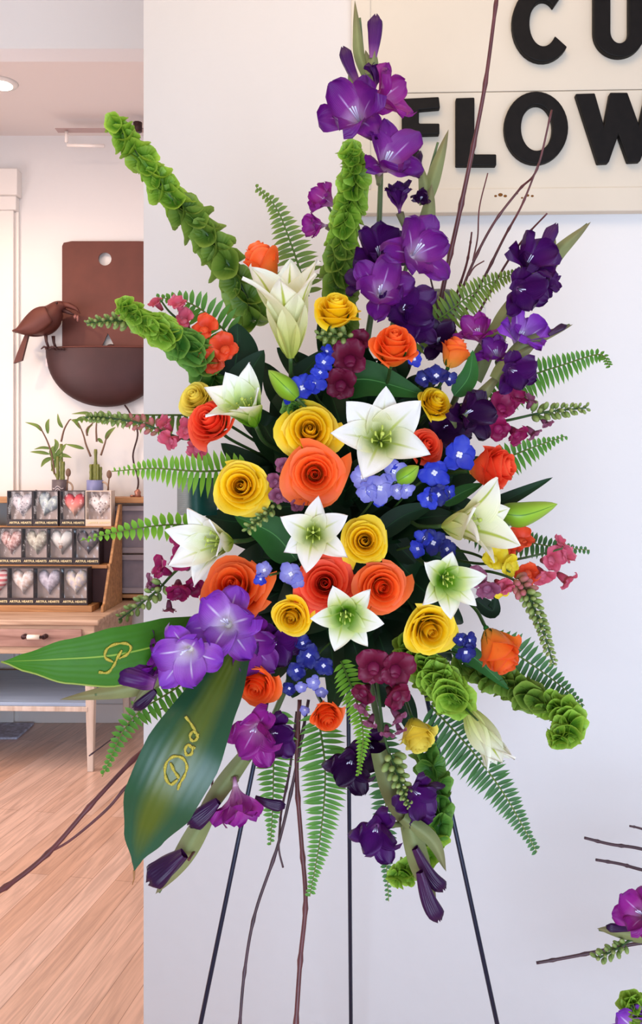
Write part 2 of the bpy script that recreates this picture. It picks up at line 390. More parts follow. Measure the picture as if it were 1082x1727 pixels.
def lily(px, py, r, d, dirv, label, mat='lily', tips=None, openn=62, seed=0, size=1.0, stamens=True, base=12, group=None, shut=False, power=1.3):
    """px,py = where the throat sits; r = petal reach in pixels; tips = [(screen angle, length factor, opening factor)]"""
    ax = D3(*dirv); Lp = r*d/F*1.25*size
    c = W(px, py, d)-ax*Lp*.30
    root = empty('lily', c, label, 'lily', group)
    fr = frame(ax); tips = tips or [(k*60+15, 1, 1) for k in range(6)]
    for k, tp in enumerate(tips):
        a, lf, of = tp
        inner = k % 2 == 0
        fn = petal_fn(Lp*lf, Lp*(.30 if inner else .245), R(base), R(openn*of), 'lily', cup=.75, cup1=.12, ruf=.032, seed=seed*10+k, az=R(a), r0=.03 if inner else .045, power=power, twist=random.Random(seed*7+k).uniform(-.35, .35))
        mb = MB(); mb.grid(fn, 10, 18)
        link('petal', mb.mesh('lily_petal'), M[mat], root, M=fr)
    if stamens:
        q = random.Random(seed)
        for k in range(6):
            a = R(k*60+30+q.uniform(-10, 10)); e = q.uniform(.10, .16)
            mb = MB(); pts = [Vector((math.cos(a)*Lp*e*t, math.sin(a)*Lp*e*t, Lp*(.02+.52*t))) for t in (0, .3, .6, .85, 1)]
            mb.tube(pts, [Lp*.011]*4+[Lp*.008], 5)
            mb.ball(pts[-1], (Lp*.016, Lp*.016, Lp*.045), Matrix.Rotation(1.1, 3, 'X'), 6, 4)
            link('stamen', mb.mesh('stamen'), M['stamen'], root, M=fr)
        mb = MB(); mb.tube([Vector((0, 0, 0)), Vector((0, Lp*.01, Lp*.35)), Vector((0, Lp*.03, Lp*.62))], Lp*.014, 6); mb.ball((0, Lp*.03, Lp*.63), Lp*.032, n=8, m=5)
        link('pistil', mb.mesh('pistil'), M['stamen'], root, M=fr)
    stem_to(root, c, ax, rad=.003)
    return root

def lily_bud(pts, w, d, label, mat='bud'):
    """closed bud from base to tip (pixels), w = half width in pixels"""
    p = wpath(pts, d); root = empty('lily_bud', p[0], label, 'lily bud')
    n = len(p); wr = w*d/F
    for k in range(3):
        mb = MB()
        T = (p[-1]-p[0]).normalized(); fr = frame(T).to_3x3()
        def fn(s, t):
            i = min(n-2, int(t*(n-1))); f = t*(n-1)-i; c = p[i].lerp(p[i+1], f)
            rr = wr*math.sin(PI*min(1, .06+t*.94)**.85)**.75*(1+.09*math.cos(3*s))
            a = s*PI/3*1.02+k*2*PI/3+.5
            return c+fr @ Vector((math.cos(a)*rr, math.sin(a)*rr, 0))
        mb.grid(fn, 6, 14); part('petal', mb, M[mat], root)
    stem_to(root, p[0], (p[-1]-p[0]).normalized(), rad=.0025)
    return root

def glad_meshes(variant, mat, openn):
    out = []
    for k in range(6):
        inner = k % 2 == 0
        vr = random.Random(variant*31+k)
        fn = petal_fn((1.0 if inner else 1.06)*vr.uniform(.88, 1.1), (.34 if inner else .27)*vr.uniform(.9, 1.1), R(12), R((52 if inner else 78)*openn*vr.uniform(.85, 1.15)), 'glad', cup=.6, cup1=-.3 if not inner else .2, ruf=.15, seed=variant*20+k, r0=.05, power=.9, twist=random.Random(variant*9+k).uniform(-.25, .25))
        mb = MB(); mb.grid(fn, 12, 12); me = mb.mesh('gladiolus_petal'); me.materials.append(mat); out.append(me)
    return out
def glad_bloom(root, px, py, r, d, dirv, mat='glad', variant=0, openn=1.0, roll=0., anchor=None):
    ax = D3(*dirv); L_ = r*1.2*d/F/.86; c = W(px, py, d)-ax*L_*.42
    fr = frame(ax) @ Matrix.Rotation(R(roll), 4, 'Z')
    mb = MB(); mb.tube([Vector((0, 0, -.16)), Vector((0, 0, 0)), Vector((0, 0, .07))], [.045, .06, .075], 10); mb.uv = [(u_, .04+.3*(v_ < .3)) for u_, v_ in mb.uv]
    bl = link('bloom', mb.mesh('bloom'), M[mat], root, M=Matrix.Translation(c-root.location) @ fr @ Matrix.Diagonal((L_, L_, L_, 1)))
    for k, me in enumerate(cached(('glad', variant % 3, mat, openn), lambda: glad_meshes(variant % 3, M[mat], openn))):
        link('petal', me, None, bl, M=Matrix.Rotation(R(60*k+variant*13), 4, 'Z'))
    mb = MB()
    for k in range(3):
        a = R(k*40-40+90)
        mb.tube([Vector((0, 0, 0)), Vector((math.cos(a)*.05, math.sin(a)*.05, .3)), Vector((math.cos(a)*.09, math.sin(a)*.09, .55))], [.012, .01, .018], 5)
    link('stamens', mb.mesh('stamens'), M['delph_eye'], bl)
    if anchor is not None:
        a = Vector(anchor); g = MB(); s0 = c-ax*L_*.1
        g.tube([a, a.lerp(s0, .5)-Vector((0, 0, .002)), s0], [.0035, .004, .006], 7); part('bloom_stalk', g, M['sheath'], root)
    return bl
def bud_mb(p, wr, seed=0, point=.25):
    mb = MB(); n = len(p); q = random.Random(seed); T = (p[-1]-p[0]).normalized(); fr = frame(T).to_3x3(); ph = q.uniform(0, 6)
    def fn(s, t):
        i = min(n-2, int(t*(n-1))); f = t*(n-1)-i; c = p[i].lerp(p[i+1], f)
        w = wr*(.45+.55*math.sin(PI*min(1, t*1.15)/2)) if t < .8 else wr*(1-(1-point)*((t-.8)/.2)**1.5)
        a = s*PI; rr = w*(1+.20*math.cos(3*a+ph+t*2.5)+.07*math.cos(7*a+t*3)*t)
        return c+fr @ Vector((math.cos(a)*rr, math.sin(a)*rr, 0))+T*(wr*.35*math.cos(5*a)*max(0, t-.8)*3)
    mb.grid(fn, 18, 12); return mb
def glad_bud(root, pts, w, d, mat='glad_dark', seed=0):
    part('bud', bud_mb(wpath(pts, d), w*d/F, seed), M[mat], root)
def blade_mb(p, w, fold=.5, facing=None, kind='lance', ns=8):
    """leaf blade along world path p with half width w (m); V fold along the rib"""
    mb = MB(); n = len(p); side = []
    for i in range(n):
        T = (p[min(i+1, n-1)]-p[max(i-1, 0)]).normalized()
        f = facing or Vector((0, -1, .15)); s_ = T.cross(f).normalized(); side.append((s_, s_.cross(T).normalized()))
    def prof(t):
        if kind == 'lance': return math.sin(PI*t**.75)**.8 if t < 1 else 0
        if kind == 'sheath': return (.75+.25*math.sin(PI*min(t*2, 1)/2))*(1-t**3.0) if t < 1 else 0
        if kind == 'ovate': return math.sin(PI*t**.62)**.75 if t < 1 else 0
        return math.sin(PI*t)**.7 if t < 1 else 0
    def fn(s, t):
        x = t*(n-1); i = min(n-2, int(x)); f = x-i
        c = p[i].lerp(p[i+1], f); S = side[i][0].lerp(side[i+1][0], f); N = side[i][1].lerp(side[i+1][1], f)
        ww = w*max(0, prof(min(1, max(0, t)))); return c+S*ww*s-N*(fold*ww*(abs(s)**1.4))*(-1)
    mb.grid(fn, ns, 18); return mb, fn
def sheath(root, pts, w, d, d1=None, mat='sheath', fold=-.9):
    mb, _ = blade_mb(wpath(pts, d, d1), w*(d if d1 is None else d1)/F, fold, kind='sheath'); part('sheath', mb, M[mat], root)
def gladiolus(spine, d0, d1, label, rad=5, group=None):
    p = wpath(spine, d0, d1); root = empty('gladiolus', p[0], label, 'gladiolus', group)
    mb = MB(); n = len(p); mb.tube(p, [rad*d1/F*(1-.6*i/(n-1)) for i in range(n)], 8); part('stem', mb, M['glad_stem'], root)
    return root, p

def calyx_mesh(seed):
    q = random.Random(seed); a0 = q.uniform(0, 6); mb = MB()
    def fn(s, t):
        a = s*PI; r = .12+.88*t**.75; z = .75*t**1.25-.10*t**6
        k = math.cos(5*a+a0); r *= 1+.06*k*t*t; z += (.05*k+.06*math.sin(3*a+a0*2))*t*t
        return Vector((r*math.cos(a)*.72, r*math.sin(a)*.60, z*.85))
    mb.grid(fn, 20, 6)
    return mb.mesh('bell')
def bells(spine, d0, d1, w0, w1, label, mat='bells', step=None, per=5, seed=0, tipmat=None, loose=0.):
    """spine pixels from the stem end to the tip; w0/w1 half widths in px at start and tip"""
    q = random.Random(seed); p = wpath(spine, d0, d1, 10); root = empty('bells_of_ireland', p[0], label, 'bells of Ireland stem')
    mb = MB(); n = len(p); mb.tube(p, [.0028*(1-.5*i/(n-1)) for i in range(n)], 6); part('stem', mb, M['stem'], root)
    tot = sum((p[i+1]-p[i]).length for i in range(n-1)); pos = 0.; i = 0; acc = 0.; k = 0; cnt = 0
    while pos < tot*.985 and cnt < 98:
        while i < n-2 and acc+(p[i+1]-p[i]).length < pos: acc += (p[i+1]-p[i]).length; i += 1
        f = (pos-acc)/max(1e-6, (p[i+1]-p[i]).length); c = p[i].lerp(p[i+1], min(1, f)); T = (p[i+1]-p[i]).normalized()
        u = pos/tot; w = (w0+(w1-w0)*u)*d1/F
        fr = frame(T).to_3x3()
        m_ = tipmat if tipmat and u > .55 else mat
        for j in range(per):
            a = 2*PI*j/per+k*.6+q.uniform(-.4, .4)
            rad = fr @ Vector((math.cos(a), math.sin(a), 0))
            tilt = .55+.5*u if loose < .5 else .35
            dr = (rad*1.0+T*q.uniform(.1, .95)*(1 if u < .85 else 2.2)).normalized()
            sz = w*q.uniform(.85, 1.32)*(1 if u < .9 else .85)
            me = cached(('bell', cnt % 5, m_), lambda: (lambda me: (me.materials.append(M[m_]), me)[1])(calyx_mesh(cnt % 5)))
            link('bell', me, None, root, M=Matrix.Translation(c-root.location+rad*w*.12) @ frame(dr, T) @ Matrix.Diagonal((sz, sz, sz*.85, 1)))
            cnt += 1
        pos += (step*d1/F if step else w*.62)*(1.3-.85*u); k += 1
    return root

def fern(spine, d0, d1, w, label, mat='fern', pitch=11, skew=.35, start=.0, width_curve=1.0, droop=.15, leafw=.36, both=(1, 1), seed=0, facing=None):
    """w = leaflet length in px at the widest place; pitch = px between leaflets"""
    q = random.Random(seed+3); p = wpath(spine, d0, d1, 12); n = len(p); root = empty('fern_frond', p[0], label, 'fern')
    mb = MB(); mb.tube(p, [.0016*(1-.6*i/(n-1)) for i in range(n)], 6); part('rib', mb, M['fern_olive'], root)
    L_ = MB(); tot = sum((p[i+1]-p[i]).length for i in range(n-1)); st = pitch*d1/F; pos = st*.5; i = 0; acc = 0.
    fc = facing or Vector((0, -1, .1))
    while pos < tot*.992:
        while i < n-2 and acc+(p[i+1]-p[i]).length < pos: acc += (p[i+1]-p[i]).length; i += 1
        c = p[i].lerp(p[i+1], min(1, (pos-acc)/max(1e-6, (p[i+1]-p[i]).length))); T = (p[i+1]-p[i]).normalized()
        u = pos/tot; ln = w*d1/F*(min(1, .55+u*1.8))*max(.10, 1-max(0, u-.1)/.9)**.8*q.uniform(.92, 1.06)
        S = T.cross(fc).normalized(); N = S.cross(T).normalized()
        if u > start:
            for sg in (1, -1):
                if not both[0 if sg > 0 else 1]: continue
                dr = (S*sg+T*(skew+q.uniform(-.08, .08))+N*q.uniform(-.12, .22)).normalized(); cr = dr.cross(N).normalized()
                hw = min(st*.43*(1-.35*u), ln*leafw)
                off = st*.25*sg
                def fn(s, t, hw=hw, ln=ln, dr=dr, cr=cr, c=c+T*off):
                    ww = hw*(math.sin(PI*min(1, t*1.0+.10))**.55 if t < .9 else math.sin(PI*min(1, t+.10))**.55 if t+.1 < 1 else .0)
                    if t < .12: ww = hw*.95*(.5+t*4.2)
                    return c+dr*ln*t+cr*ww*s*(1+.08*math.sin(t*22))-N*(-.18*ww*abs(s))+Vector((0, 0, -droop*ln*t*t))+dr.cross(N)*ln*.06*t*t*sg
                L_.grid(fn, 2, 7)
        pos += st*(1-.35*u)
    part('leaflets', L_, M[mat], root)
    return root

def leafspray(pts_list, d, w, label, mat='leaf', group=None, name='leaf', cat='leaf', fold=.25):
    """one leaf: a single blade with its stalk"""
    p = wpath(pts_list, d); root_mb, _ = blade_mb(p, w*d/F, fold, kind='ovate'); mb = root_mb
    o = thing(name, mb, M[mat], label, cat, group=group, org=p[0]); return o

def snap_meshes(variant, mat):
    mb = MB(); q = random.Random(variant)
    mb.tube([Vector((0, 0, -.1)), Vector((0, 0, .15)), Vector((0, -.02, .5)), Vector((0, 0, .62))], [.12, .2, .26, .18], 10)
    for a, l, w in ((58, .80, .40), (122, .80, .40), (-90, .55, .3), (-35, .62, .3), (-145, .62, .3)):
        fn = petal_fn(l, w, R(10), R(85 if a > 0 else 125), 'round', cup=.6, cup1=-.3, ruf=.17, seed=variant*10+int(a), az=R(a), r0=.2, power=1.2)
        g = MB(); g.grid(fn, 8, 8); mb.add([p+Vector((0, 0, .42)) for p in g.v], g.f, g.uv)
    mb.ball((0, -.16, .56), (.2, .12, .12), n=10, m=6)
    me = mb.mesh('blossom'); me.materials.append(M[mat]); return me
def snapdragon(spine, d0, d1, label, blooms=(), buds=None, bud_r=(7, 2.5), budmat='snap_bud', seed=0, bud_step=11, stemr=.0025, budpink=0):
    """blooms: (px,py,r,dir,mat); buds: (t0,t1) range on the spine"""
    q = random.Random(seed); p = wpath(spine, d0, d1, 10); n = len(p); root = empty('snapdragon', p[0], label, 'snapdragon')
    mb = MB(); mb.tube(p, [stemr*(1-.5*i/(n-1)) for i in range(n)], 7); part('stem', mb, M['stem'], root)
    for k, b in enumerate(blooms):
        px, py, r, dv, mt = b; ax = D3(*dv); s = r*1.55*d1/F; v = (seed+k) % 3
        me = cached(('snap', v, mt), lambda: snap_meshes(v, mt))
        link('blossom', me, None, root, M=Matrix.Translation(W(px, py, (d0+d1)/2-.012)-ax*s*.4-root.location) @ frame(ax) @ Matrix.Rotation(q.uniform(-.9, .9), 4, 'Z') @ Matrix.Scale(s, 4))
    if buds:
        t = buds[0]; k = 0; tot = sum((p[i+1]-p[i]).length for i in range(n-1))
        while t < buds[1] and k < 90:
            x = t*(n-1); i = min(n-2, int(x)); c = p[i].lerp(p[i+1], x-i); T = (p[i+1]-p[i]).normalized(); fr = frame(T).to_3x3()
            u = (t-buds[0])/max(1e-6, buds[1]-buds[0]); r = (bud_r[0]+(bud_r[1]-bud_r[0])*u)*d1/F
            for j in range(3 if u < .9 else 2):
                a = k*1.1+j*2.1; dr = (fr @ Vector((math.cos(a), math.sin(a), 0))+T*.6).normalized()
                m_ = 'snap_bud_pink' if u < budpink else budmat
                def mk():
                    g = MB(); g.ball((0, 0, .7), (.62, .55, 1.0), n=8, m=6); g.tube([Vector((0, 0, -.5)), Vector((0, 0, 0))], .15, 5); me = g.mesh('bud'); me.materials.append(M[m_]); return me
                link('bud', cached(('sb', m_), mk), None, root, M=Matrix.Translation(c+dr*r*.9-root.location) @ frame(dr) @ Matrix.Scale(r*q.uniform(.8, 1.1), 4))
            t += bud_step*d1/F/tot*(1-.4*u); k += 1
    return root

def delph_mesh(mat, v):
    mb = MB()
    for k in range(5):
        fn = petal_fn(.95*random.Random(v*9+k).uniform(.8, 1.1), .42, R(40+20*((k+v) % 2)), R(85), 'round', cup=.4, cup1=-.1, ruf=.13, seed=v*7+k, az=R(72*k+v*20), r0=.06)
        mb.grid(fn, 7, 6)
    mb.tube([Vector((0, 0, .1)), Vector((0, 0, -.3)), Vector((.1, 0, -.8))], [.12, .09, .03], 6)
    me = mb.mesh('blossom'); me.materials.append(M[mat]); return me
def delphinium(spine, d0, d1, label, blooms, seed=0):
    p = wpath(spine, d0, d1); root = empty('delphinium', p[0], label, 'delphinium')
    mb = MB(); mb.tube(p, .0016, 6); part('stem', mb, M['stem'], root)
    for k, b in enumerate(blooms):
        px, py, r, dv, mt = b; ax = D3(*dv); s = r*1.25*d1/F; v = (seed+k) % 3
        me = cached(('del', v, mt), lambda: delph_mesh(mt, v))
        o = link('blossom', me, None, root, M=Matrix.Translation(W(px, py, d1-.008)-root.location) @ frame(ax) @ Matrix.Rotation(k*1.3+seed, 4, 'Z') @ Matrix.Scale(s, 4))
        def mk():
            g = MB()
            for j in range(4): g.ball((.1*math.cos(j*1.6), .1*math.sin(j*1.6), .14), .1, n=6, m=4)
            me2 = g.mesh('eye'); me2.materials.append(M['delph_eye']); return me2
        link('eye', cached('eye', mk), None, o)
    return root
def twig(pts, d0, d1, r0, r1, label, mat='twig', forks=(), nodes=True, group=None):
    """pts in px; r in px; forks = list of px polylines growing off it"""
    p = wpath(pts, d0, d1, 8); n = len(p); mb = MB(); dm = d1
    rad = [(r0+(r1-r0)*i/(n-1))*dm/F for i in range(n)]
    if nodes:
        for i in range(4, n-1, 7): rad[i] *= 1.35
    mb.tube(p, rad, 8)
    for f in forks:
        q = wpath(f, (d0+d1)/2 if len(f[0]) < 3 else d0, None, 8); m_ = len(q)
        mb.tube(q, [(r0*.55+(r1*.7-r0*.55)*i/(m_-1))*dm/F for i in range(m_)], 6)
    return thing('twig', mb, M[mat], label, 'twig', group=group, org=p[0])

# ================================================================ the rooms
def wood(name, c1, c2, scale=(1, 14, 14), rough=.5, coat=0.):
    m, nt, b, out = new_mat(name); N = nt.nodes.new; L = nt.links.new
    tc = N('ShaderNodeTexCoord'); mp = N('ShaderNodeMapping'); mp.inputs['Scale'].default_value = scale; L(tc.outputs['Object'], mp.inputs[0])
    n = N('ShaderNodeTexNoise'); n.inputs['Scale'].default_value = 3; n.inputs['Detail'].default_value = 7; n.inputs['Distortion'].default_value = .6; L(mp.outputs[0], n.inputs['Vector'])
    r = N('ShaderNodeValToRGB'); r.color_ramp.elements[0].position = .3; r.color_ramp.elements[1].position = .7
    r.color_ramp.elements[0].color = lin(c1); r.color_ramp.elements[1].color = lin(c2); L(n.outputs['Fac'], r.inputs[0]); L(r.outputs[0], b.inputs['Base Color'])
    b.inputs['Roughness'].default_value = rough; b.inputs['Coat Weight'].default_value = coat; b.inputs['Coat Roughness'].default_value = .25
    return m
def floor_mat():
    m, nt, b, out = new_mat('oak_floor'); N = nt.nodes.new; L = nt.links.new
    tc = N('ShaderNodeTexCoord'); mp = N('ShaderNodeMapping'); mp.inputs['Rotation'].default_value = (0, 0, R(100)); L(tc.outputs['Object'], mp.inputs[0])
    br = N('ShaderNodeTexBrick'); br.inputs['Scale'].default_value = 1; br.inputs['Brick Width'].default_value = 1.5; br.inputs['Row Height'].default_value = .085
    br.inputs['Mortar Size'].default_value = .0012; br.inputs['Mortar Smooth'].default_value = .3; br.inputs['Bias'].default_value = -.1; br.offset = .37; br.offset_frequency = 2
    br.inputs['Color1'].default_value = lin('#e2bca6'); br.inputs['Color2'].default_value = lin('#d0a286'); br.inputs['Mortar'].default_value = lin('#a07860')
    L(mp.outputs[0], br.inputs['Vector'])
    m2 = N('ShaderNodeMapping'); m2.inputs['Scale'].default_value = (1.2, 16, 1); L(mp.outputs[0], m2.inputs[0])
    n = N('ShaderNodeTexNoise'); n.inputs['Scale'].default_value = 2.2; n.inputs['Detail'].default_value = 6; n.inputs['Distortion'].default_value = 1.6; L(m2.outputs[0], n.inputs['Vector'])
    r = N('ShaderNodeValToRGB'); r.color_ramp.elements[0].position = .35; r.color_ramp.elements[1].position = .62
    r.color_ramp.elements[0].color = (.72, .68, .66, 1); r.color_ramp.elements[1].color = (1.08, 1.05, 1.03, 1); L(n.outputs['Fac'], r.inputs[0])
    mx = N('ShaderNodeMixRGB'); mx.blend_type = 'MULTIPLY'; mx.inputs[0].default_value = .8; L(br.outputs[0], mx.inputs[1]); L(r.outputs[0], mx.inputs[2])
    L(mx.outputs[0], b.inputs['Base Color']); b.inputs['Roughness'].default_value = .34
    b.inputs['Coat Weight'].default_value = .5; b.inputs['Coat Roughness'].default_value = .22
    return m
M['floor'] = floor_mat()
M['wood'] = wood('rack_wood', '#8a5c34', '#c08c58')
M['wood_pale'] = wood('table_wood', '#a07c62', '#cfae92')
M['wood_red'] = wood('drawer_wood', '#8c6456', '#b89080')
M['wood_white'] = wood('whitewashed_wood', '#b8a08c', '#e0cfc0', (10, 10, 1))
M['wood_shelf'] = wood('sky_tinted_shelf', '#8fa0b8', '#a8b8cc', rough=.3)  # the sky's reflection on the board is put into its bluish colour
M['rust'] = plain('rusty_brown_metal', '#5e2f26', .55, metal=.25, noise=.12, scale=9, bump=.1)
M['rust_dark'] = plain('dark_brown_metal', '#3d1f1f', .5, metal=.25, noise=.15, scale=9)
M['black'] = plain('black_sign_paint', '#0f0b0a', .6, spec=.2, noise=.35, scale=60)
M['board'] = plain('cream_board', '#d9ccb8', .7, noise=.03, scale=6)

BACK = 5.2; CEIL = 3.43
b = MB(); b.box((-4.2, -3.2, -.05), (3.2, BACK+.12, 0)); structure('floor', b, M['floor'])
b = MB(); b.box((-4.2, -3.2, CEIL), (3.2, BACK+.12, CEIL+.08)); structure('ceiling', b, M['ceiling'])
b = MB(); b.box((-2.72, BACK, 0), (1.2, BACK+.12, CEIL)); structure('wall_back', b, M['wall'])
b = MB()
b.box((-2.72, 1.2, 0), (-2.6, 2.5, CEIL)); b.box((-2.72, 4.15, 0), (-2.6, BACK, CEIL)); b.box((-2.72, 2.5, 0), (-2.6, 4.15, .75)); b.box((-2.72, 2.5, 2.5), (-2.6, 4.15, CEIL))
structure('wall_left', b, M['wall'])
b = MB()
for y in (2.5, 3.3, 4.1): b.box((-2.74, y, .75), (-2.58, y+.05, 2.5))
for z in (.75, 1.6, 2.45): b.box((-2.73, 2.5, z), (-2.59, 4.15, z+.05))
structure('added_window_1', b, M['white'])  # unseen window, added to let the side fill light in
b = MB(); b.box((-2.6, 3.0, 2.886), (1.2, 3.095, CEIL)); structure('trim_1', b, M['wall'])      # header over the opening
# near wall: its right side stands a little closer
K = math.tan(R(2)); D0 = 1.80; XC = (242-CX)/F*D0
def wall_d(px): return (D0+XC*K)/(1+K*(px-CX)/F)
MW = Matrix.Translation((XC, D0, 0)) @ Matrix.Rotation(-R(2), 4, 'Z'); MWI = MW.inverted()
def wl(px, py):
    p = MWI @ W(px, py, wall_d(px)); return (p.x, p.z)
b = MB(); b.box((0, 0, 0), (3.0, .13, CEIL)); me = b.mesh('wall_right'); o = link('wall_right', me, M['wall'], M=MW); o['kind'] = 'structure'
b = MB(); b.box((-2.6, BACK-.018, 0), (1.2, BACK, .11)); structure('baseboard_back', b, M['white'], bevel=.004)
# casing at the far left of the back wall
xr = (27-CX)/F*BACK
b = MB(); b.box((xr-.55, BACK-.045, 0), (xr, BACK, 2.98)); b.box((xr+.0, BACK-.02, 0), (xr+.022, BACK, 2.98)); structure('trim_2', b, M['white'], bevel=.003)
b = MB(); b.box((xr-.6, BACK-.085, 3.06), (xr+.035, BACK, 3.21)); b.box((xr-.58, BACK-.06, 2.98), (xr+.02, BACK, 3.06)); structure('trim_3', b, M['white'], bevel=.004)

# ---------------------------------------------------------------- the sign
root = empty('sign', MW @ Vector((wl(592, 0)[0], -.02, wl(0, 365)[1])), 'cream wooden wall sign with raised black capital letters above the flowers', 'sign')
MS = Matrix.Translation(-root.location) @ MW
x0 = wl(592, 0)[0]; x1 = x0+1.45; zb = wl(592, 366)[1]; zt = 2.62; zs = wl(640, 164)[1]; xi = wl(624, 0)[0]; zi = wl(0, 333)[1]
b = MB(); b.box((xi-.01, -.018, zi-.005), (x1, -.001, zs-.0008)); b.box((xi-.01, -.018, zs+.0008), (x1, -.001, zt)); link('board', b.mesh('board', None, False), M['board'], root, M=MS, bevel=.001)
b = MB(); b.box((x0, -.024, zb), (x1+.04, 0, zi)); b.box((x0, -.024, zi), (xi, 0, zt)); link('border', b.mesh('border', None, False), M['board'], root, M=MS, bevel=.002)
def arc(cx, cy, rx, ry, a0, a1, n=28): return [(cx+rx*math.cos(R(a0+(a1-a0)*i/n)), cy-ry*math.sin(R(a0+(a1-a0)*i/n))) for i in range(n+1)]
def letter(build):
    g = MB(); build(g); link('letter', g.mesh('letter', None, False), M['black'], root, M=MS, bevel=.0022)
pz = lambda pts: [wl(*p) for p in pts]
YL = (-.034, -.018)
letter(lambda g: g.strip(pz(arc(909, 53, 51, 64, 50, 322)), pz(arc(910, 53, 23, 38, 44, 326)), *YL, closed=False))
def U(g):
    out = [(993, -40)]+[(993, 60)]+arc(1036, 66, 43, 43, 180, 360, 24)+[(1079, 60), (1079, -40)]
    inn = [(1021, -40)]+[(1021, 60)]+arc(1036, 66, 15, 20, 180, 360, 24)+[(1051, 60), (1051, -40)]
    g.strip(pz(out), pz(inn), *YL, closed=False)
letter(U)
letter(lambda g: g.prism(pz([(676, 290), (676, 178), (737, 175), (739, 194), (704, 197), (704, 219), (738, 219), (738, 237), (704, 238), (704, 290)]), *YL))
letter(lambda g: g.prism(pz([(765, 289), (765, 177), (796, 176), (796, 270), (832, 270), (832, 289)]), *YL))
letter(lambda g: g.strip(pz(arc(898, 226, 53, 60, 0, 360, 40)[:-1]), pz(arc(899, 226, 26, 38, 0, 360, 40)[:-1]), *YL))
letter(lambda g: g.prism(pz([(963, 170), (995, 169), (1010, 222), (1020, 168), (1049, 168), (1068, 221), (1080, 167), (1112, 166), (1070, 282), (1050, 283), (1034, 238), (1018, 284), (1000, 285)]), *YL))

g = MB()
for x_, y_, r_ in ((832, 337, 2.5), (840, 335, 4), (848, 337, 3), (868, 333, 1.6), (876, 340, 2), (885, 336, 3), (893, 337, 2.5)):
    q_ = wl(x_, y_); g.ball((q_[0], -.0242, q_[1]), (r_*.0012, .0006, r_*.0009), n=8, m=4)
link('rust_spots', g.mesh('rust_spots'), plain('rust_spot', '#7a4a14', .9), root, M=MS)

# ---------------------------------------------------------------- ceiling fittings of the back room
root = empty('track_light', W(165, 219, 4.95), 'thin ceiling track with small lamp heads at the top of the back room', 'ceiling light')
b = MB(); b.box(W(98, 224, 4.98), W(300, 216, 4.92)); part('track', b, plain('track_metal', '#b89c98', .4, metal=.2), root, False)
b = MB(); b.tube([W(112, 222, 4.95), W(112, 240, 4.95)], .01, 8); b.tube([W(113, 245, 4.95), W(176, 246, 4.95)], .009, 8); part('lamp_tube', b, plain('lamp_white', '#fff6ee', .2), root)
b = MB(); b.tube([W(232, 216, 4.9)-Vector((0, 0, .02)), W(232, 216, 4.9)+Vector((0, 0, .03))], .025, 10); part('lamp_head', b, M['rust_dark'], root)
dl = Vector(((2-CX)/F*4.5, 4.5, CEIL))
b = MB(); b.tube([dl-Vector((0, 0, .012)), dl], [.075, .085], 24); root = empty('downlight', dl, 'round white recessed ceiling downlight at the left edge', 'ceiling light')
part('trim_ring', b, M['white'], root)
m, nt, bs, _ = new_mat('downlight_glow'); bs.inputs['Emission Color'].default_value = (1, .9, .8, 1); bs.inputs['Emission Strength'].default_value = 6
b = MB(); b.tube([dl-Vector((0, 0, .016)), dl-Vector((0, 0, .011))], .055, 20); part('lens', b, m, root)

# ---------------------------------------------------------------- brown metal wall planter, crow
PD = 5.17; pc = W(180, 590, PD); px_ = PD/F
root = empty('wall_planter', pc, 'brown metal wall planter with half-round bowl and tall back plate', 'planter')
def rr(x0, x1, z0, z1, r, n=6):
    o = []
    for cx, cz, a in ((x1-r, z1-r, 0), (x0+r, z1-r, 90)):
        o += [(cx+r*math.cos(R(a+90*i/n)), cz+r*math.sin(R(a+90*i/n))) for i in range(n+1)]
    return o+[(x0, z0), (x1, z0)]
# plate with a round and a triangular hole: bands of quads around the holes
def plate_with_holes():
    g = MB(); X0, X1, Z1, Z0 = -75*px_, 75*px_, 183*px_, -30*px_
    def ring(hole, cx, cz, x0, x1, z0, z1, rc=0):
        n = len(hole); outer = []
        for (hx, hz) in hole:
            dx, dz = hx-cx, hz-cz; k = 1e9
            if dx > 1e-9: k = min(k, (x1-cx)/dx)
            if dx < -1e-9: k = min(k, (x0-cx)/dx)
            if dz > 1e-9: k = min(k, (z1-cz)/dz)
            if dz < -1e-9: k = min(k, (z0-cz)/dz)
            ox, oz = cx+dx*k, cz+dz*k
            if rc:
                for sx, ex in ((1, x1), (-1, x0)):
                    ax_, az_ = ex-sx*rc, z1-rc
                    if sx*(ox-ax_) > 0 and oz > az_:
                        l = math.hypot(ox-ax_, oz-az_); ox, oz = ax_+(ox-ax_)*rc/l, az_+(oz-az_)*rc/l
            outer.append((ox, oz))
        corners = [(x0, z0), (x1, z0)] if rc else [(x0, z0), (x1, z0), (x0, z1), (x1, z1)]
        for c_ in corners:
            k_ = min(range(n), key=lambda i: (outer[i][0]-c_[0])**2+(outer[i][1]-c_[1])**2); outer[k_] = c_
        g.strip(outer, hole, -.004, .004)
    N_ = 64
    hc = [(-3*px_+11*px_*math.cos(2*PI*i/N_), 153*px_+11*px_*math.sin(2*PI*i/N_)) for i in range(N_)]
    ring(hc, -3*px_, 153*px_, X0, X1, 100*px_, Z1, 9*px_)
    g.box((X0, -.004, 45*px_), (X1, .004, 100*px_))
    tri = []
    A, B_, C_ = (2*px_, 28*px_), (-9*px_, 4*px_), (14*px_, 4*px_)
    for P, Q in ((A, B_), (B_, C_), (C_, A)):
        tri += [(P[0]+(Q[0]-P[0])*i/12, P[1]+(Q[1]-P[1])*i/12) for i in range(12)]
    ring(tri, 2*px_, 13*px_, X0, X1, Z0, 45*px_)
    return g
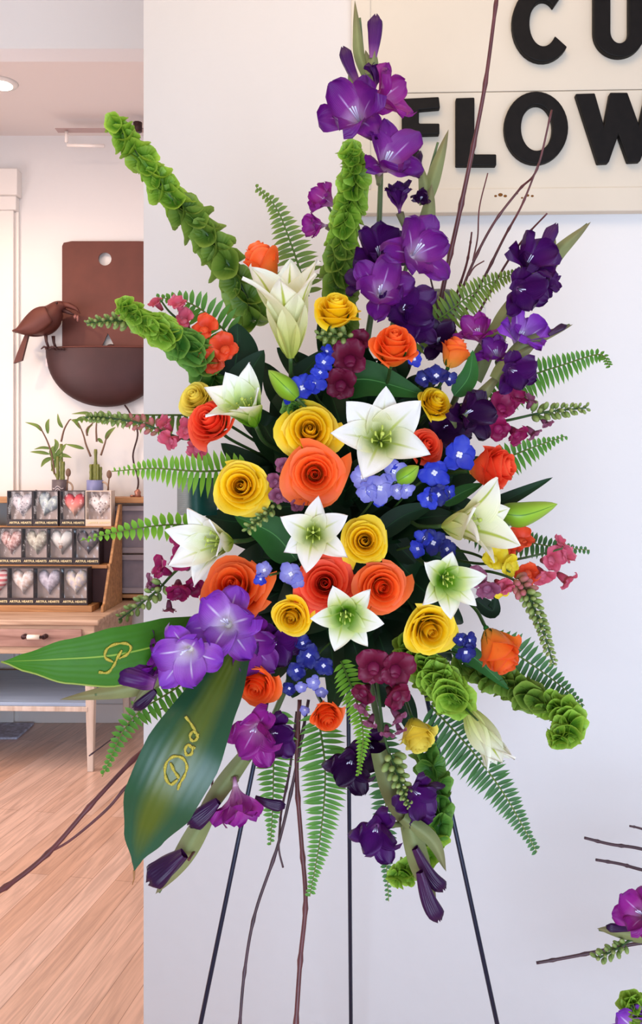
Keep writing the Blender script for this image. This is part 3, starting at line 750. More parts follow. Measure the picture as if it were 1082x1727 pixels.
g = plate_with_holes(); g.v = [p+pc for p in g.v]; part('back_plate', g, M['rust'], root, False)
def bowlf(s, t):
    a = PI*(s*.5+.5); return pc+Vector((-101*px_*math.cos(a)*math.sin(t*PI/2+0), -.02-.10*math.sin(a)*math.sin(t*PI/2), -97*px_*math.cos(t*PI/2)**.9))
b = MB(); b.grid(bowlf, 32, 16)
b.box(pc+Vector((-100*px_, -.03, -.012)), pc+Vector((100*px_, -.018, -.002)))
part('bowl', b, M['rust_dark'], root)
b = MB(); b.tube([bowlf(-1+2*i/40, 1)+Vector((0, 0, .002)) for i in range(41)], .005, 6); part('rim', b, M['rust'], root)
b = MB(); q = bowlf(-.93, .93); b.box(q+Vector((.0, -.006, -.055)), q+Vector((.032, -.002, -.01))); part('price_tag', b, plain('tag_white', '#d8c8cc', .6), root, False)
b = MB(); b.tube(wpath([(210, 683), (219, 697), (232, 730), (224, 770), (233, 810), (229, 835)], 5.17), .005, 6)
thing('cord', b, M['rust_dark'], 'thin brown cord hanging down the wall below the metal planter', 'cord')
b = MB(); b.ball(W(187, 586, 5.1), (.03, .02, .02), n=10, m=6); thing('pebble', b, M['rust_dark'], 'small dark lump in the brown metal planter below its triangular hole', 'stone')

CD = 5.05
root = empty('crow_figurine', W(88, 590, CD), 'rusty brown metal crow perched on the rim of the wall planter', 'bird figurine')
cp = CD/F
b = MB()
body = [(46, 560, 3), (52, 556, 13), (62, 549, 23), (74, 543, 27), (84, 535, 25), (91, 527, 20), (97, 520, 15), (103, 517, 11.5), (108, 517, 8), (111, 518, 4)]
b.tube([W(x, y, CD) for x, y, _ in spline(body, 4)], [r*cp*.86 for _, _, r in spline(body, 4)], 18, flat=1)
part('body', b, M['rust'], root)
for y, z in ((-1, .0),):
    b = MB(); b.tube([W(107, 513, CD), W(118, 516, CD), W(129, 521, CD-.01), W(135, 529, CD-.01)], [7*cp, 6*cp, 4*cp, .8*cp], 8, flat=.8); part('upper_beak', b, M['rust'], root)
    b = MB(); b.tube([W(106, 523, CD), W(116, 527, CD), W(125, 531, CD-.01)], [4*cp, 3*cp, .8*cp], 8); part('lower_beak', b, M['rust_dark'], root)
    b = MB(); b.ball(W(127, 534, CD-.01), (.012, .01, .014), n=8, m=5); b.ball(W(131, 537, CD-.01), (.008, .008, .02), n=8, m=5); part('morsel', b, plain('rosy_metal', '#8a5a54', .4, metal=.3), root)
for sy in (-1, 1):
    b = MB()
    def wingf(s, t, sy=sy):
        P = spline([(89, 533), (74, 540), (58, 550), (40, 558), (24, 559)], 6); i = min(len(P)-2, int(t*(len(P)-1))); f = t*(len(P)-1)-i
        x, y = P[i][0]*(1-f)+P[i+1][0]*f, P[i][1]*(1-f)+P[i+1][1]*f
        w = 17*math.sin(PI*min(1, t*.8+.22))**.8*(1-t**4)
        c = W(x+s*w*.5, y+s*w, CD); bulge = math.cos(s*PI/2)*.02+.062*(1-t)**.5*1.0+.004
        return c+Vector((0, sy*bulge, 0))
    b.grid(wingf, 8, 14); o = part('wing', b, M['rust'], root); md = o.modifiers.new('s', 'SOLIDIFY'); md.thickness = .006
b = MB(); b.prism([((x-CX)*cp, EYE-(y-CY)*cp) for x, y in ((44, 562), (49, 565), (38, 608), (24, 613), (30, 596))], CD-.012, CD+.012); part('tail', b, M['rust'], root, False)
for x, y0 in ((79, -.02), (88, .02)):
    b = MB(); b.tube([W(x, 566, CD)+Vector((0, y0, 0)), W(x+1, 577, CD)+Vector((0, y0, 0)), W(x+5, 588, CD)+Vector((0, y0, 0))], [.011, .008, .007], 8)
    for dx in (-12, 10, 16): b.tube([W(x+5, 588, CD)+Vector((0, y0, 0)), W(x+5+dx*.6, 586, CD)+Vector((0, y0-.01, 0)), W(x+5+dx, 590, CD)+Vector((0, y0-.012, 0))], [.007, .006, .003], 6)
    part('leg', b, M['rust_dark'], root)
b = MB(); b.ball(W(100, 514, CD)+Vector((0, -.052, 0)), .008, n=8, m=5); part('eye', b, M['rust_dark'], root)

# ---------------------------------------------------------------- side table with drawer
TC = W(166, 1047, 4.3); TC.z = 0
MT = Matrix.Translation(TC) @ Matrix.Rotation(-R(2), 4, 'Z')
root = empty('side_table', TC+Vector((-.3, .1, 0)), 'pale wooden side table with drawer under the display rack', 'table')
MTL = Matrix.Translation(-root.location) @ MT
def tp(name, lo, hi, mat, bevel=.004, par=None):
    g = MB(); g.box(lo, hi); return link(name, g.mesh(name, None, False), M[mat], par or root, M=MTL if not par else None, bevel=bevel)
tp('tabletop', (-1.36, 0, .718), (0, .80, .744), 'wood_pale', .006)
tp('apron', (-1.33, .02, .575), (-.025, .76, .718), 'wood_pale')
dr = tp('drawer', (-.85, .008, .612), (-.085, .02, .698), 'wood_red')
g = MB()
for sx in (-1, 1): g.tube([Vector((-.31+sx*.05, .008, .665)), Vector((-.31+sx*.05, -.022, .665))], .012, 10)
g.tube([Vector((-.36, -.022, .665)), Vector((-.26, -.022, .665))], .007, 8); link('handle', g.mesh('handle'), M['rust_dark'], dr)
g = MB(); g.tube([Vector((-.34, -.022, .665)), Vector((-.28, -.022, .665))], .012, 12); o = link('handle_grip', g.mesh('handle_grip'), plain('porcelain', '#efe0cc', .3), root, M=MTL)
for x in (-.05, -1.31):
    for y in (.045, .73):
        g = MB(); g.v = []; w0, w1 = .026, .014
        pts = []
        for z, w in ((0, w1), (.3, w1+.006), (.575, w0)):
            pts += [Vector((x-w, y-w, z)), Vector((x+w, y-w, z)), Vector((x+w, y+w, z)), Vector((x-w, y+w, z))]
        g.add(pts, [(3, 2, 1, 0), (8, 9, 10, 11)]+[(k*4+i, k*4+(i+1) % 4, (k+1)*4+(i+1) % 4, (k+1)*4+i) for k in range(2) for i in range(4)])
        link('leg', g.mesh('leg', None, False), M['wood_white'], root, M=MTL, bevel=.003)
tp('lower_shelf', (-1.31, .03, .318), (-.05, .74, .336), 'wood_shelf')
tp('shelf_rail', (-1.31, .022, .295), (-.06, .034, .318), 'wood_white', .002)
b = MB(); b.box((-3.0, 4.86, 0), (-1.66, 5.15, .014)); o = thing('floor_mat', b, plain('mat_weave', '#b9bcd0', .9, noise=.35, scale=40), 'small pale woven mat on the wooden floor beside the table', 'mat', False, .004)

# back shelf behind the rack
root = empty('wall_shelf_unit', Vector((-1.4, 5.0, 0)), 'low wooden shelf unit against the back wall behind the box rack', 'shelf')
def bx(name, lo, hi, mat, bevel=.003, rt=None):
    g = MB(); g.box(lo, hi); return part(name, g, M[mat] if isinstance(mat, str) else mat, rt or root, False, bevel)
M['grey_panel'] = plain('grey_panel', '#7d7078', .5, noise=.1)
bx('top_board', (-1.9, 4.95, 1.290), (-.7, 5.18, 1.322), 'wood')
for x in (-1.88, -.73): bx('side_panel', (x-.012, 4.96, 0), (x+.012, 5.17, 1.29), 'wood')
bx('shelf_board', (-1.868, 4.96, .76), (-.742, 5.17, .78), 'wood'); bx('shelf_board', (-1.868, 4.96, .30), (-.742, 5.17, .32), 'wood')
for i, (z0, z1) in enumerate(((1.01, 1.275), (.785, 1.0))):
    r2 = empty('picture_frame', Vector((-1.0, 4.99, z0)), ['grey frame under the shelf top behind the rack, upper of two', 'grey frame under the shelf top behind the rack, lower of two'][i], 'picture frame')
    b = MB(); b.box((-1.19, 4.985, z0), (-.9, 5.01, z1)); part('panel', b, M['grey_panel'], r2, False)
    b = MB(); o_ = [(-1.2, z0), (-.89, z0), (-.89, z1), (-1.2, z1)]; i_ = [(-1.17, z0+.03), (-.92, z0+.03), (-.92, z1-.03), (-1.17, z1-.03)]; b.strip(o_, i_, 4.97, 4.985); part('frame', b, plain('frame_grey', '#93868a', .5), r2, False, .003)

# ---------------------------------------------------------------- stepped rack and heart boxes
RC = Vector((-1.112, 4.55, .744)); MR = Matrix.Translation(RC) @ Matrix.Rotation(-R(2), 4, 'Z')
root = empty('display_rack', RC, 'stepped wooden display rack holding three rows of heart boxes', 'display rack')
MRL = Matrix.Rotation(-R(2), 4, 'Z')
def rk(name, lo, hi, mat='wood'):
    g = MB(); g.box(lo, hi); link(name, g.mesh(name, None, False), M[mat], root, M=MRL, bevel=.002)
for x in (0, -.92):
    g = MB(); pr = [(0, 0), (0, .03), (.03, .04), (.125, .205), (.125, .235), (.15, .235), (.33, .54), (.37, .54), (.37, 0)]
    n = len(pr); g.add([Vector((x-.014, y, z)) for y, z in pr]+[Vector((x, y, z)) for y, z in pr], [tuple(range(n)), tuple(range(2*n-1, n-1, -1))]+[(i, i+n, (i+1) % n+n, (i+1) % n) for i in range(n)])
    link('side_panel', g.mesh('side_panel', None, False), M['wood'], root, M=MRL, bevel=.002)
rk('shelf', (-.906, 0, .0), (-.06, .14, .032)); rk('shelf', (-.906, .115, .212), (-.014, .25, .228)); rk('shelf', (-.906, .245, .41), (-.014, .36, .424))
rk('riser', (-.906, .13, .032), (-.014, .138, .212), 'rust_dark'); rk('riser', (-.906, .245, .228), (-.014, .253, .41), 'rust_dark')

def text_mesh(txt, size, depth=.0006, name='text'):
    c = bpy.data.curves.new(name, 'FONT'); c.body = txt; c.size = size; c.extrude = depth; c.offset = size*.02; c.align_x = 'CENTER'; c.align_y = 'CENTER'
    o = bpy.data.objects.new(name, c); me = bpy.data.meshes.new_from_object(o); bpy.data.objects.remove(o); bpy.data.curves.remove(c); me.name = name; return me
TXT = text_mesh('ARTFUL HEARTS', .0165, name='lettering')
M['gold_ink'] = plain('gold_ink', '#ecd9a4', .4); TXT.materials.append(M['gold_ink'])
m, nt, bs, out = new_mat('clear_film'); gl = nt.nodes.new('ShaderNodeBsdfGlossy'); gl.inputs['Roughness'].default_value = .12; tr = nt.nodes.new('ShaderNodeBsdfTransparent'); mx = nt.nodes.new('ShaderNodeMixShader'); mx.inputs[0].default_value = .05
nt.links.new(tr.outputs[0], mx.inputs[1]); nt.links.new(gl.outputs[0], mx.inputs[2]); nt.links.new(mx.outputs[0], out.inputs['Surface']); M['film'] = m
M['carton'] = plain('brown_black_carton', '#2c2022', .45); M['carton_in'] = plain('carton_lining', '#b8a298', .7, noise=.1); M['carton_white'] = plain('pale_carton', '#dcc8b4', .6)
BW, BH, BDP = .140, .192, .08
def heart_mesh(w, h, th):
    g = MB(); N_ = 40; ol = []
    for i in range(N_):
        a = 2*PI*i/N_; x = 16*math.sin(a)**3; y = 13*math.cos(a)-5*math.cos(2*a)-2*math.cos(3*a)-math.cos(4*a); ol.append((x/16*w/2, (y+2.5)/14.5*h/2))
    rings = 7; vs_ = []
    for k in range(rings):
        u = k/(rings-1); s_ = math.cos(u*PI/2*.98); 
        for x, z in ol: vs_.append(Vector((x*s_, -th*math.sin(u*PI/2), z*s_+.002*u)))
    vs_.append(Vector((0, -th*1.0, .002)))
    fs_ = [(k*N_+i, k*N_+(i+1) % N_, (k+1)*N_+(i+1) % N_, (k+1)*N_+i) for k in range(rings-1) for i in range(N_)]+[((rings-1)*N_+i, (rings-1)*N_+(i+1) % N_, rings*N_) for i in range(N_)]
    g.add(vs_, fs_, [(v.x/w+.5, v.z/h+.5) for v in vs_]); return g.mesh('heart')
HEART = heart_mesh(.124, .130, .03)
def carton_mesh(mat):
    g = MB(); w, h, d, t = BW/2, BH, BDP, .004
    g.box((-w, 0, 0), (w, d, t)); g.box((-w, 0, h-t), (w, d, h)); g.box((-w, 0, t), (-w+t, d, h-t)); g.box((w-t, 0, t), (w, d, h-t)); g.box((-w+t, 0, t), (w-t, .003, .036))
    g.cm = 1; g.box((-w+t, .048, t), (w-t, .052, h-t))
    me = g.mesh('carton', None, False); me.materials.append(M[mat]); me.materials.append(M['carton_in']); return me
CART = {k: carton_mesh(k) for k in ('carton', 'carton_white')}
def film_mesh():
    g = MB(); w = BW/2-.004; q = random.Random(3)
    g.grid(lambda s, t: Vector((s*w, .0005+.0022*math.sin(s*9+t*5)*math.sin(t*11+1), .036+(BH-.04)*t)), 16, 24); return g.mesh('window_film')
FILM = film_mesh()
def heart_mat(name, c1, c2, kind='noise', scale=22):
    m, nt, b, out = new_mat(name); N = nt.nodes.new; L = nt.links.new
    uv = N('ShaderNodeUVMap'); r = N('ShaderNodeValToRGB'); r.color_ramp.elements[0].color = lin(c1); r.color_ramp.elements[1].color = lin(c2)
    if kind == 'stripe': t = N('ShaderNodeTexWave'); t.bands_direction = 'Y'; t.inputs['Scale'].default_value = 1.6; t.inputs['Distortion'].default_value = .2; r.color_ramp.elements[0].position = .45; r.color_ramp.elements[1].position = .55
    elif kind == 'spot': t = N('ShaderNodeTexVoronoi'); t.inputs['Scale'].default_value = 9; r.color_ramp.elements[0].position = .2; r.color_ramp.elements[1].position = .5
    elif kind == 'up': t = N('ShaderNodeTexGradient'); r.color_ramp.elements[0].position = .15; r.color_ramp.elements[1].position = .8
    else: t = N('ShaderNodeTexNoise'); t.inputs['Scale'].default_value = 7; t.inputs['Detail'].default_value = 6; r.color_ramp.elements[0].position = .38; r.color_ramp.elements[1].position = .62
    if kind == 'up':
        mp = N('ShaderNodeMapping'); mp.inputs['Rotation'].default_value = (0, 0, R(-90)); L(uv.outputs[0], mp.inputs[0]); L(mp.outputs[0], t.inputs['Vector'])
    else: L(uv.outputs[0], t.inputs['Vector'])
    L(t.outputs['Fac' if kind != 'spot' else 'Distance'], r.inputs[0]); L(r.outputs[0], b.inputs['Base Color']); b.inputs['Roughness'].default_value = .6; return m
boxes = [
 # right px, row, colours, kind, carton, label
 (53, 1, '#8f8a90', '#d4ccd0', 'spot', 'carton', 'leftmost box of the top row, pale grey heart with speckled pattern', 0),
 (97, 1, '#a0aab4', '#c2ccc4', 'noise', 'carton', 'top row box with a tilted pale blue-grey heart', .35),
 (143, 1, '#e8b49a', '#e8555c', 'up', 'carton', 'top row box with a bright coral red heart', 0),
 (187, 1, '#8c7c78', '#e6dcd8', 'spot', 'carton_white', 'pale cream carton with a lacy silver heart, right end of the top row', 0),
 (35, 2, '#b07a72', '#e4c4bc', 'noise', 'carton', 'middle row box with a pink heart wrapped in brown lines', 0),
 (79, 2, '#a89c8c', '#d0ccb8', 'noise', 'carton', 'middle row box with a plain beige heart', 0),
 (122, 2, '#b8a89c', '#e2e0da', 'up', 'carton', 'middle row box with a white heart marked by a brown hand print', 0),
 (167, 2, '#5c5458', '#75686a', 'noise', 'carton', 'middle row box with a dark grey heart, right end of the row', 0),
 (12, 3, '#c86468', '#e6cfc8', 'stripe', 'carton', 'bottom row box with a red striped heart at the left edge', 0),
 (56, 3, '#d0b8a8', '#e8e0dc', 'noise', 'carton', 'bottom row box with a white heart above a tan shape', 0),
 (101, 3, '#a8a0ac', '#ccc6d0', 'noise', 'carton', 'bottom row box with a silvery lavender heart', 0),
 (147, 3, '#c4bcc4', '#e4d4bc', 'noise', 'carton', 'bottom row box with a cream and grey heart, right end of the row', 0),
]
rows = {1: (4.83, 1.169), 2: (4.70, .973), 3: (4.572, .777)}
for pxr, row, c1, c2, kind, cart, lab, tilt in boxes:
    d, z = rows[row]; xr_ = (pxr-CX)/F*d; xc = xr_-BW/2; d += (RC.x-xc)*math.tan(R(2))
    r = empty('heart_box', Vector((xc, d, z)), lab, 'gift box', 'boxed hearts on the display rack'); r.rotation_euler = (0, 0, -R(2))
    link('carton', CART[cart], None, r)
    hm = heart_mat('heart_'+str(pxr)+'_'+str(row), c1, c2, kind)
    h = bpy.data.objects.new('heart', HEART.copy()); COL.objects.link(h); h.data.materials.append(hm); h.parent = r; h.location = (0, .046, .112); h.rotation_euler = (0, tilt, 0)
    if row == 2 and pxr == 122:     # hand print
        g = MB(); g.ball((0, -.027, -.02), (.011, .003, .013), n=8, m=5)
        for a in (-50, -20, 0, 20, 42): g.tube([Vector((math.sin(R(a))*.008, -.028, -.012+math.cos(R(a))*.008)), Vector((math.sin(R(a))*.024, -.026, -.012+math.cos(R(a))*.026))], .0022, 6)
        link('hand_print', g.mesh('hand_print'), plain('hand_brown', '#9c7a68', .7), h)
    if row == 2 and pxr == 35:
        g = MB(); g.tube([Vector((-.01, -.0275, .045)), Vector((-.02, -.029, 0)), Vector((0, -.029, -.04))], .0012, 5); g.tube([Vector((.012, -.0275, .045)), Vector((-.01, -.0295, .0)), Vector((-.03, -.025, -.01))], .0012, 5)
        link('wrap_line', g.mesh('wrap_line'), plain('line_brown', '#8a5644', .7), h)
    link('lettering', TXT, None, r, M=Matrix.Translation((.004, -.0012, .017)) @ Matrix.Rotation(PI/2, 4, 'X'))
    link('window_film', FILM, M['film'] if not FILM.materials else None, r)
    if row == 3 and pxr in (56, 101, 147):
        pass

# ---------------------------------------------------------------- mugs with lucky bamboo
def mug(px, d, z, r, h, body, label, glyph=False):
    c = W(px, 800, d); c.z = z; root = empty('mug', c, label, 'mug')
    prof = [(.0, 0), (r*.86, 0), (r*.95, .006), (r, h*.3), (r, h), (r*.93, h), (r*.9, h*.2), (0, h*.12)]; g = MB(); n = 24; vs_ = []; 
    for (q, zz) in prof: vs_ += [c+Vector((q*math.cos(2*PI*i/n), q*math.sin(2*PI*i/n), zz)) for i in range(n)]
    g.add(vs_, [(k*n+i, k*n+(i+1) % n, (k+1)*n+(i+1) % n, (k+1)*n+i) for k in range(len(prof)-1) for i in range(n)]); part('cup', g, body, root)
    g = MB(); g.tube([c+Vector((r*.95+r*.75*math.sin(R(a)), -.01, h*.52-h*.36*math.cos(R(a)))) for a in range(0, 181, 20)], .0055, 8); part('handle', g, M['mug_handle'], root)
    g = MB(); g.tube([c+Vector((0, 0, h*.8)), c+Vector((0, 0, h*.94))], r*.9, 20); part('soil', g, M['soil'], root)
    if glyph:
        g = MB()
        for k, dz in enumerate((.55, .4, .3)):
            g.tube([c+Vector((r*1.005*math.sin(a), -r*1.005*math.cos(a), h*dz+.008*math.cos(a*6))) for a in [x*.12-.72 for x in range(13)]], .003, 5)
        part('wave_pattern', g, plain('wave_white', '#c8bcc0', .5), root)
    return root, c
M['mug_handle'] = plain('mug_handle', '#b89c84', .4); M['soil'] = plain('soil', '#4a3222', .9, noise=.4, scale=120, bump=.5)
MZ = 1.322
_, c1 = mug(101, 5.02, MZ, .044, .098, plain('mug_grey', '#5f5458', .4), 'dark grey mug with white wave pattern on the shelf', True)
_, c2 = mug(160, 5.02, MZ, .046, .096, plain('mug_blue', '#7c80ac', .4), 'blue-grey mug with cream handle on the shelf')
M['bamboo'] = plain('bamboo_cane', '#6c7028', .4, noise=.2, scale=60); M['bamboo_leaf'] = petal_mat('bamboo_leaf', [(0, '#4c6c2c'), (1, '#7c9040')], .5, .25); M['bamboo_brown'] = plain('bamboo_brown', '#6a4a34', .5)
def bamboo(c, canes, shoots, leaves, label):
    root = empty('lucky_bamboo', c+Vector((0, 0, .07)), label, 'potted plant')
    for x, y, h in canes:
        g = MB(); n = 10; g.tube([c+Vector((x, y, .07+h*i/n)) for i in range(n+1)], [.0085 if i % 3 else .0102 for i in range(n+1)], 9); part('cane', g, M['bamboo'], root)
    for s_ in shoots:
        g = MB(); p = wpath(s_, 5.02); g.tube(p, [.006*(1-.5*i/(len(p)-1)) for i in range(len(p))], 6); part('shoot', g, M['bamboo_brown'] if len(s_) > 3 else M['bamboo'], root)
    for l in leaves:
        p = wpath(l[:-1], 5.02); g, _ = blade_mb(p, l[-1]*5.02/F, .3, kind='lance'); part('leaf', g, M['bamboo_leaf'], root)
bamboo(c1, [(-.012, 0, .16), (.006, .006, .23), (.02, -.004, .13)],
 [[(92, 800), (88, 770), (80, 745), (70, 725), (66, 718)], [(103, 745), (108, 725), (116, 710), (120, 707)], [(96, 805), (88, 790), (86, 770)]],
 [[(72, 728), (62, 718), (42, 712), 3], [(81, 732), (80, 716), (83, 706), 3.5], [(106, 722), (100, 712), (97, 697), 3], [(88, 757), (72, 755), (57, 758), 2.5], [(84, 766), (68, 763), (50, 762), 3], [(90, 765), (96, 750), (92, 740), 4], [(92, 770), (104, 758), (112, 748), 4], [(88, 772), (76, 778), (69, 788), 4], [(95, 768), (108, 768), (121, 772), 3.5], [(93, 775), (88, 762), (90, 752), 5], [(96, 772), (92, 785), (86, 795), 4], [(92, 780), (100, 770), (104, 762), 5]],
 'bushy lucky bamboo plant growing in the dark grey mug')
bamboo(c2, [(-.022, 0, .115), (-.008, .008, .115), (.004, 0, .20), (.018, -.004, .115), (.03, .006, .10)],
 [[(153, 770), (145, 750), (141, 735), (135, 720), (128, 710)], [(163, 745), (162, 725), (163, 710), (164, 700)], [(170, 768), (176, 750), (180, 738), (188, 728)], [(147, 735), (146, 725), (152, 718), (158, 712)]],
 [[(137, 724), (128, 712), (120, 708), 3], [(128, 709), (140, 706), (154, 712), 3.5], [(156, 706), (146, 697), (120, 698), 3], [(178, 742), (184, 730), (195, 720), 4], [(142, 757), (128, 753), (110, 749), 3], [(165, 739), (170, 744), (174, 748), 3], [(164, 702), (170, 696), (180, 700), 3], [(146, 735), (149, 722), (157, 716), 2.5]],
 'lucky bamboo with a ring of cut canes in the blue mug')
for (x, y, lab) in ((115, 797, 'brown wooden spoon standing beside the dark grey mug'), (184, 800, 'olive brown spoon standing beside the blue mug')):
    g = MB(); c = W(x, y, 4.99); g.ball(c, (.015, .005, .024), n=12, m=8); g.tube([c-Vector((0, 0, .02)), Vector((c.x-.012, c.y, MZ+.001))], .004, 6); thing('spoon', g, M['bamboo_brown'], lab, 'spoon', org=(c.x, c.y, MZ))
g = MB(); c = W(64, 826, 5.0); c.z = MZ; g.tube([c, c+Vector((0, 0, .02)), c+Vector((-.004, 0, .032)), c+Vector((-.014, 0, .04))], [.016, .014, .008, .003], 10); thing('bird_ornament', g, M['rust_dark'], 'tiny dark ornament behind the leftmost top boxes', 'ornament', org=c)
g = MB(); c = W(232, 826, 5.0); c.z = MZ; g.tube([c, c+Vector((0, 0, .015)), c+Vector((0, 0, .03)), c+Vector((.005, 0, .045))], [.022, .016, .02, .006], 10); g.box(c+Vector((-.04, -.01, 0)), c+Vector((-.02, .01, .012))); thing('copper_ornament', g, plain('copper', '#a8705c', .35, metal=.5), 'small copper ornament at the right end of the shelf top', 'ornament', org=c)

# ================================================================ easel and foam holder
root = empty('easel', W(582, 540, 1.47), 'dark navy wire easel carrying the flower spray', 'easel')
ap = W(582, 540, 1.47)
def foot(px, d): return Vector(((px-CX)/F*d, d, .0))
for ft in (foot(209, 1.40), foot(973, 1.40), foot(594, 1.73)):
    g = MB(); g.tube([ap, ft], .0037, 10); part('leg', g, M['navy_metal'], root)
b = MB(); l_, r_ = foot(209, 1.40), foot(973, 1.40); b.tube([ap.lerp(l_, .27), ap.lerp(r_, .27)], .0032, 8); part('crossbar', b, M['navy_metal'], root)
b = MB(); b.ball(ap+Vector((0, 0, .004)), .011, n=10, m=6); part('top_joint', b, M['navy_metal'], root)
root = empty('foam_holder', W(592, 860, 1.43), 'dark green caged floral foam block hidden behind the blooms', 'floral foam')
b = MB(); b.box(W(512, 1120, 1.43), W(672, 620, 1.37)); part('foam', b, plain('floral_foam', '#16301a', .9), root, False, .01)
b = MB()
lo, hi = W(508, 1124, 1.435), W(676, 616, 1.435)
for i in range(6):
    x = lo.x+(hi.x-lo.x)*i/5; b.tube([Vector((x, 1.366, lo.z)), Vector((x, 1.366, hi.z))], .002, 5)
for i in range(14):
    z = lo.z+(hi.z-lo.z)*i/13; b.tube([Vector((lo.x, 1.366, z)), Vector((hi.x, 1.366, z))], .002, 5)
part('cage', b, plain('cage_green', '#1e3a22', .5), root)
# grey rounded plastic cap showing above the foam
b = MB(); c = W(737, 545, 1.44)
b.tube([c, c+Vector((0, 0, .03)), c+Vector((0, 0, .044)), c+Vector((0, 0, .05))], [.030, .038, .036, .028], 24)
part('cap', b, plain('cap_grey', '#4c5450', .3), root)
b = MB(); a_ = W(737, 548, 1.44); b.tube([a_, W(700, 600, 1.43), W(660, 640, 1.42)], .006, 8); part('cap_arm', b, M['navy_metal'], root)
M['clear_plastic'] = plain('clear_plastic', '#e8ecee', .15, alpha=.35)
b = MB(); b.box(W(786, 566, 1.475), W(819, 506, 1.47)); thing('plastic_tag', b, M['clear_plastic'], 'clear plastic tag behind the fern at the right of the grey cap', 'tag', False, .001)

# ================================================================ dark foliage filling the centre
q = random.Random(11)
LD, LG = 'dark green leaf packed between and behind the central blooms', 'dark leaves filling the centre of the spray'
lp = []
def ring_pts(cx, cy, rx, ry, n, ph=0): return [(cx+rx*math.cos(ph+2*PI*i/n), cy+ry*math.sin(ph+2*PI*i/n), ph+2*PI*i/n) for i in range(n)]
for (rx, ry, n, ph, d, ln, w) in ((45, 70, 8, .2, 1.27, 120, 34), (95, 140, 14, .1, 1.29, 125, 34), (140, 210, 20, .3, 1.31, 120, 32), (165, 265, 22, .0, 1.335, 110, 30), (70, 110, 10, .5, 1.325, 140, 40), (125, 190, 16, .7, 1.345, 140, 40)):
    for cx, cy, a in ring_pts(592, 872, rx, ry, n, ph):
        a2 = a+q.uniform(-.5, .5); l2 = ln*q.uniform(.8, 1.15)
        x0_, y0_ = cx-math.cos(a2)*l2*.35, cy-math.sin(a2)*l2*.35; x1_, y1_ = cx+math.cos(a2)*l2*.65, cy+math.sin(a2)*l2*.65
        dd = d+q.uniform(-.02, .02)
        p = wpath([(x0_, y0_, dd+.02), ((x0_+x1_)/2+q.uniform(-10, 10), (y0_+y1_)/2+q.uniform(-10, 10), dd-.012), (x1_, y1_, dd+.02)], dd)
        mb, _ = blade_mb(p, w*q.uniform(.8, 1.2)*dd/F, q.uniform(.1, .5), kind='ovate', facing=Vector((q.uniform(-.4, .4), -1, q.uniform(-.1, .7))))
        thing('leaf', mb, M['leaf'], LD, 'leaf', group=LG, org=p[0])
for pts, d, w, lab, mt in (
 ([(392, 640), (400, 590), (400, 545)], 1.25, 40, 'dark green leaf left of the tall side-facing white lily', 'leaf'),
 ([(400, 690), (415, 640), (445, 590)], 1.22, 34, 'dark green leaf between the two upper left white lilies', 'leaf'),
 ([(560, 650), (620, 640), (720, 668)], 1.225, 34, 'folded mid-green leaf above the large central white lily', 'leaf_mid'),
 ([(500, 945), (460, 900), (395, 870)], 1.20, 33, 'mid-green leaf between the yellow rose and the left white lilies', 'leaf_mid'),
 ([(765, 668), (790, 635), (797, 590)], 1.20, 17, 'small green leaf at the foot of the upright orange rosebud', 'leaf_mid'),
 ([(815, 860), (860, 840), (932, 805)], 1.24, 13, 'narrow dark pointed leaf above the long yellow-green lily bud', 'leaf'),
 ([(745, 850), (780, 830), (815, 815)], 1.19, 13, 'green leaf below the right-hand orange rose', 'leaf_mid'),
 ([(760, 1090), (800, 1110), (860, 1165)], 1.26, 17, 'olive green leaf under the lower right orange rose', 'leaf_mid'),
 ([(800, 1010), (830, 1030), (835, 1000)], 1.27, 14, 'small dark leaf right of the green-throated white lily', 'leaf'),
 ([(630, 905), (680, 870), (735, 850)], 1.26, 20, 'dark leaf right of the central yellow rose', 'leaf'),
 ([(700, 950), (660, 900), (690, 850)], 1.27, 20, 'dark curved leaf beside the green-throated white lily', 'leaf'),
 ([(520, 1075), (480, 1090), (440, 1070)], 1.25, 24, 'dark leaf under the lower left yellow rose', 'leaf'),
 ([(640, 1150), (680, 1190), (700, 1250)], 1.29, 22, 'dark leaf behind the lower right yellow rose', 'leaf'),
 ([(500, 640), (520, 620), (545, 590)], 1.25, 18, 'dark leaf behind the small blue delphinium blossoms', 'leaf')):
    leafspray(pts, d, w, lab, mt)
b = MB()
def bandf(s, t):
    return W(293+70*t, 838+32*s, 1.31-.03*math.sin(PI*t)+.0*s)+Vector((0, .03*(1-math.sin(PI*t*.9)), 0))
b.grid(bandf, 6, 12); thing('leaf', b, M['leaf_teal'], 'folded teal green leaf end under the horizontal left fern', 'leaf')

# ================================================================ roses
rose(446, 455, 38, 1.20, (-.36, .90, .12), 'rose_orange', 'orange rosebud seen from the side, highest rose of the spray', .15, 1, squash=1.55)
rose(662, 592, 42, 1.15, (.04, .62, .75), 'rose_orange', 'orange rose below the purple gladioli, right of the upper yellow rose', .5, 2, squash=1.4)
rose(764, 598, 33, 1.20, (.35, .88, .12), 'rose_tangerine', 'slender orange rosebud at the upper right under the fern', .15, 3, squash=1.25)
rose(357, 712, 45, 1.19, (-.30, .35, .85), 'rose_coral', 'coral red rose at the left beside the pale yellow rose', .4, 4, squash=1.1)
rose(530, 799, 49, 1.13, (.03, -.05, 1), 'rose_orange', 'fully open orange rose below the yellow rose left of centre', .75, 5)
rose(716, 752, 36, 1.18, (.30, .30, .85), 'rose_coral', 'coral rose half hidden behind the right petals of the large lily', .4, 6)
rose(823, 790, 46, 1.17, (.75, .12, .60), 'rose_coral', 'orange-red rose at the right edge above the lily spray', .4, 7, squash=1.35)
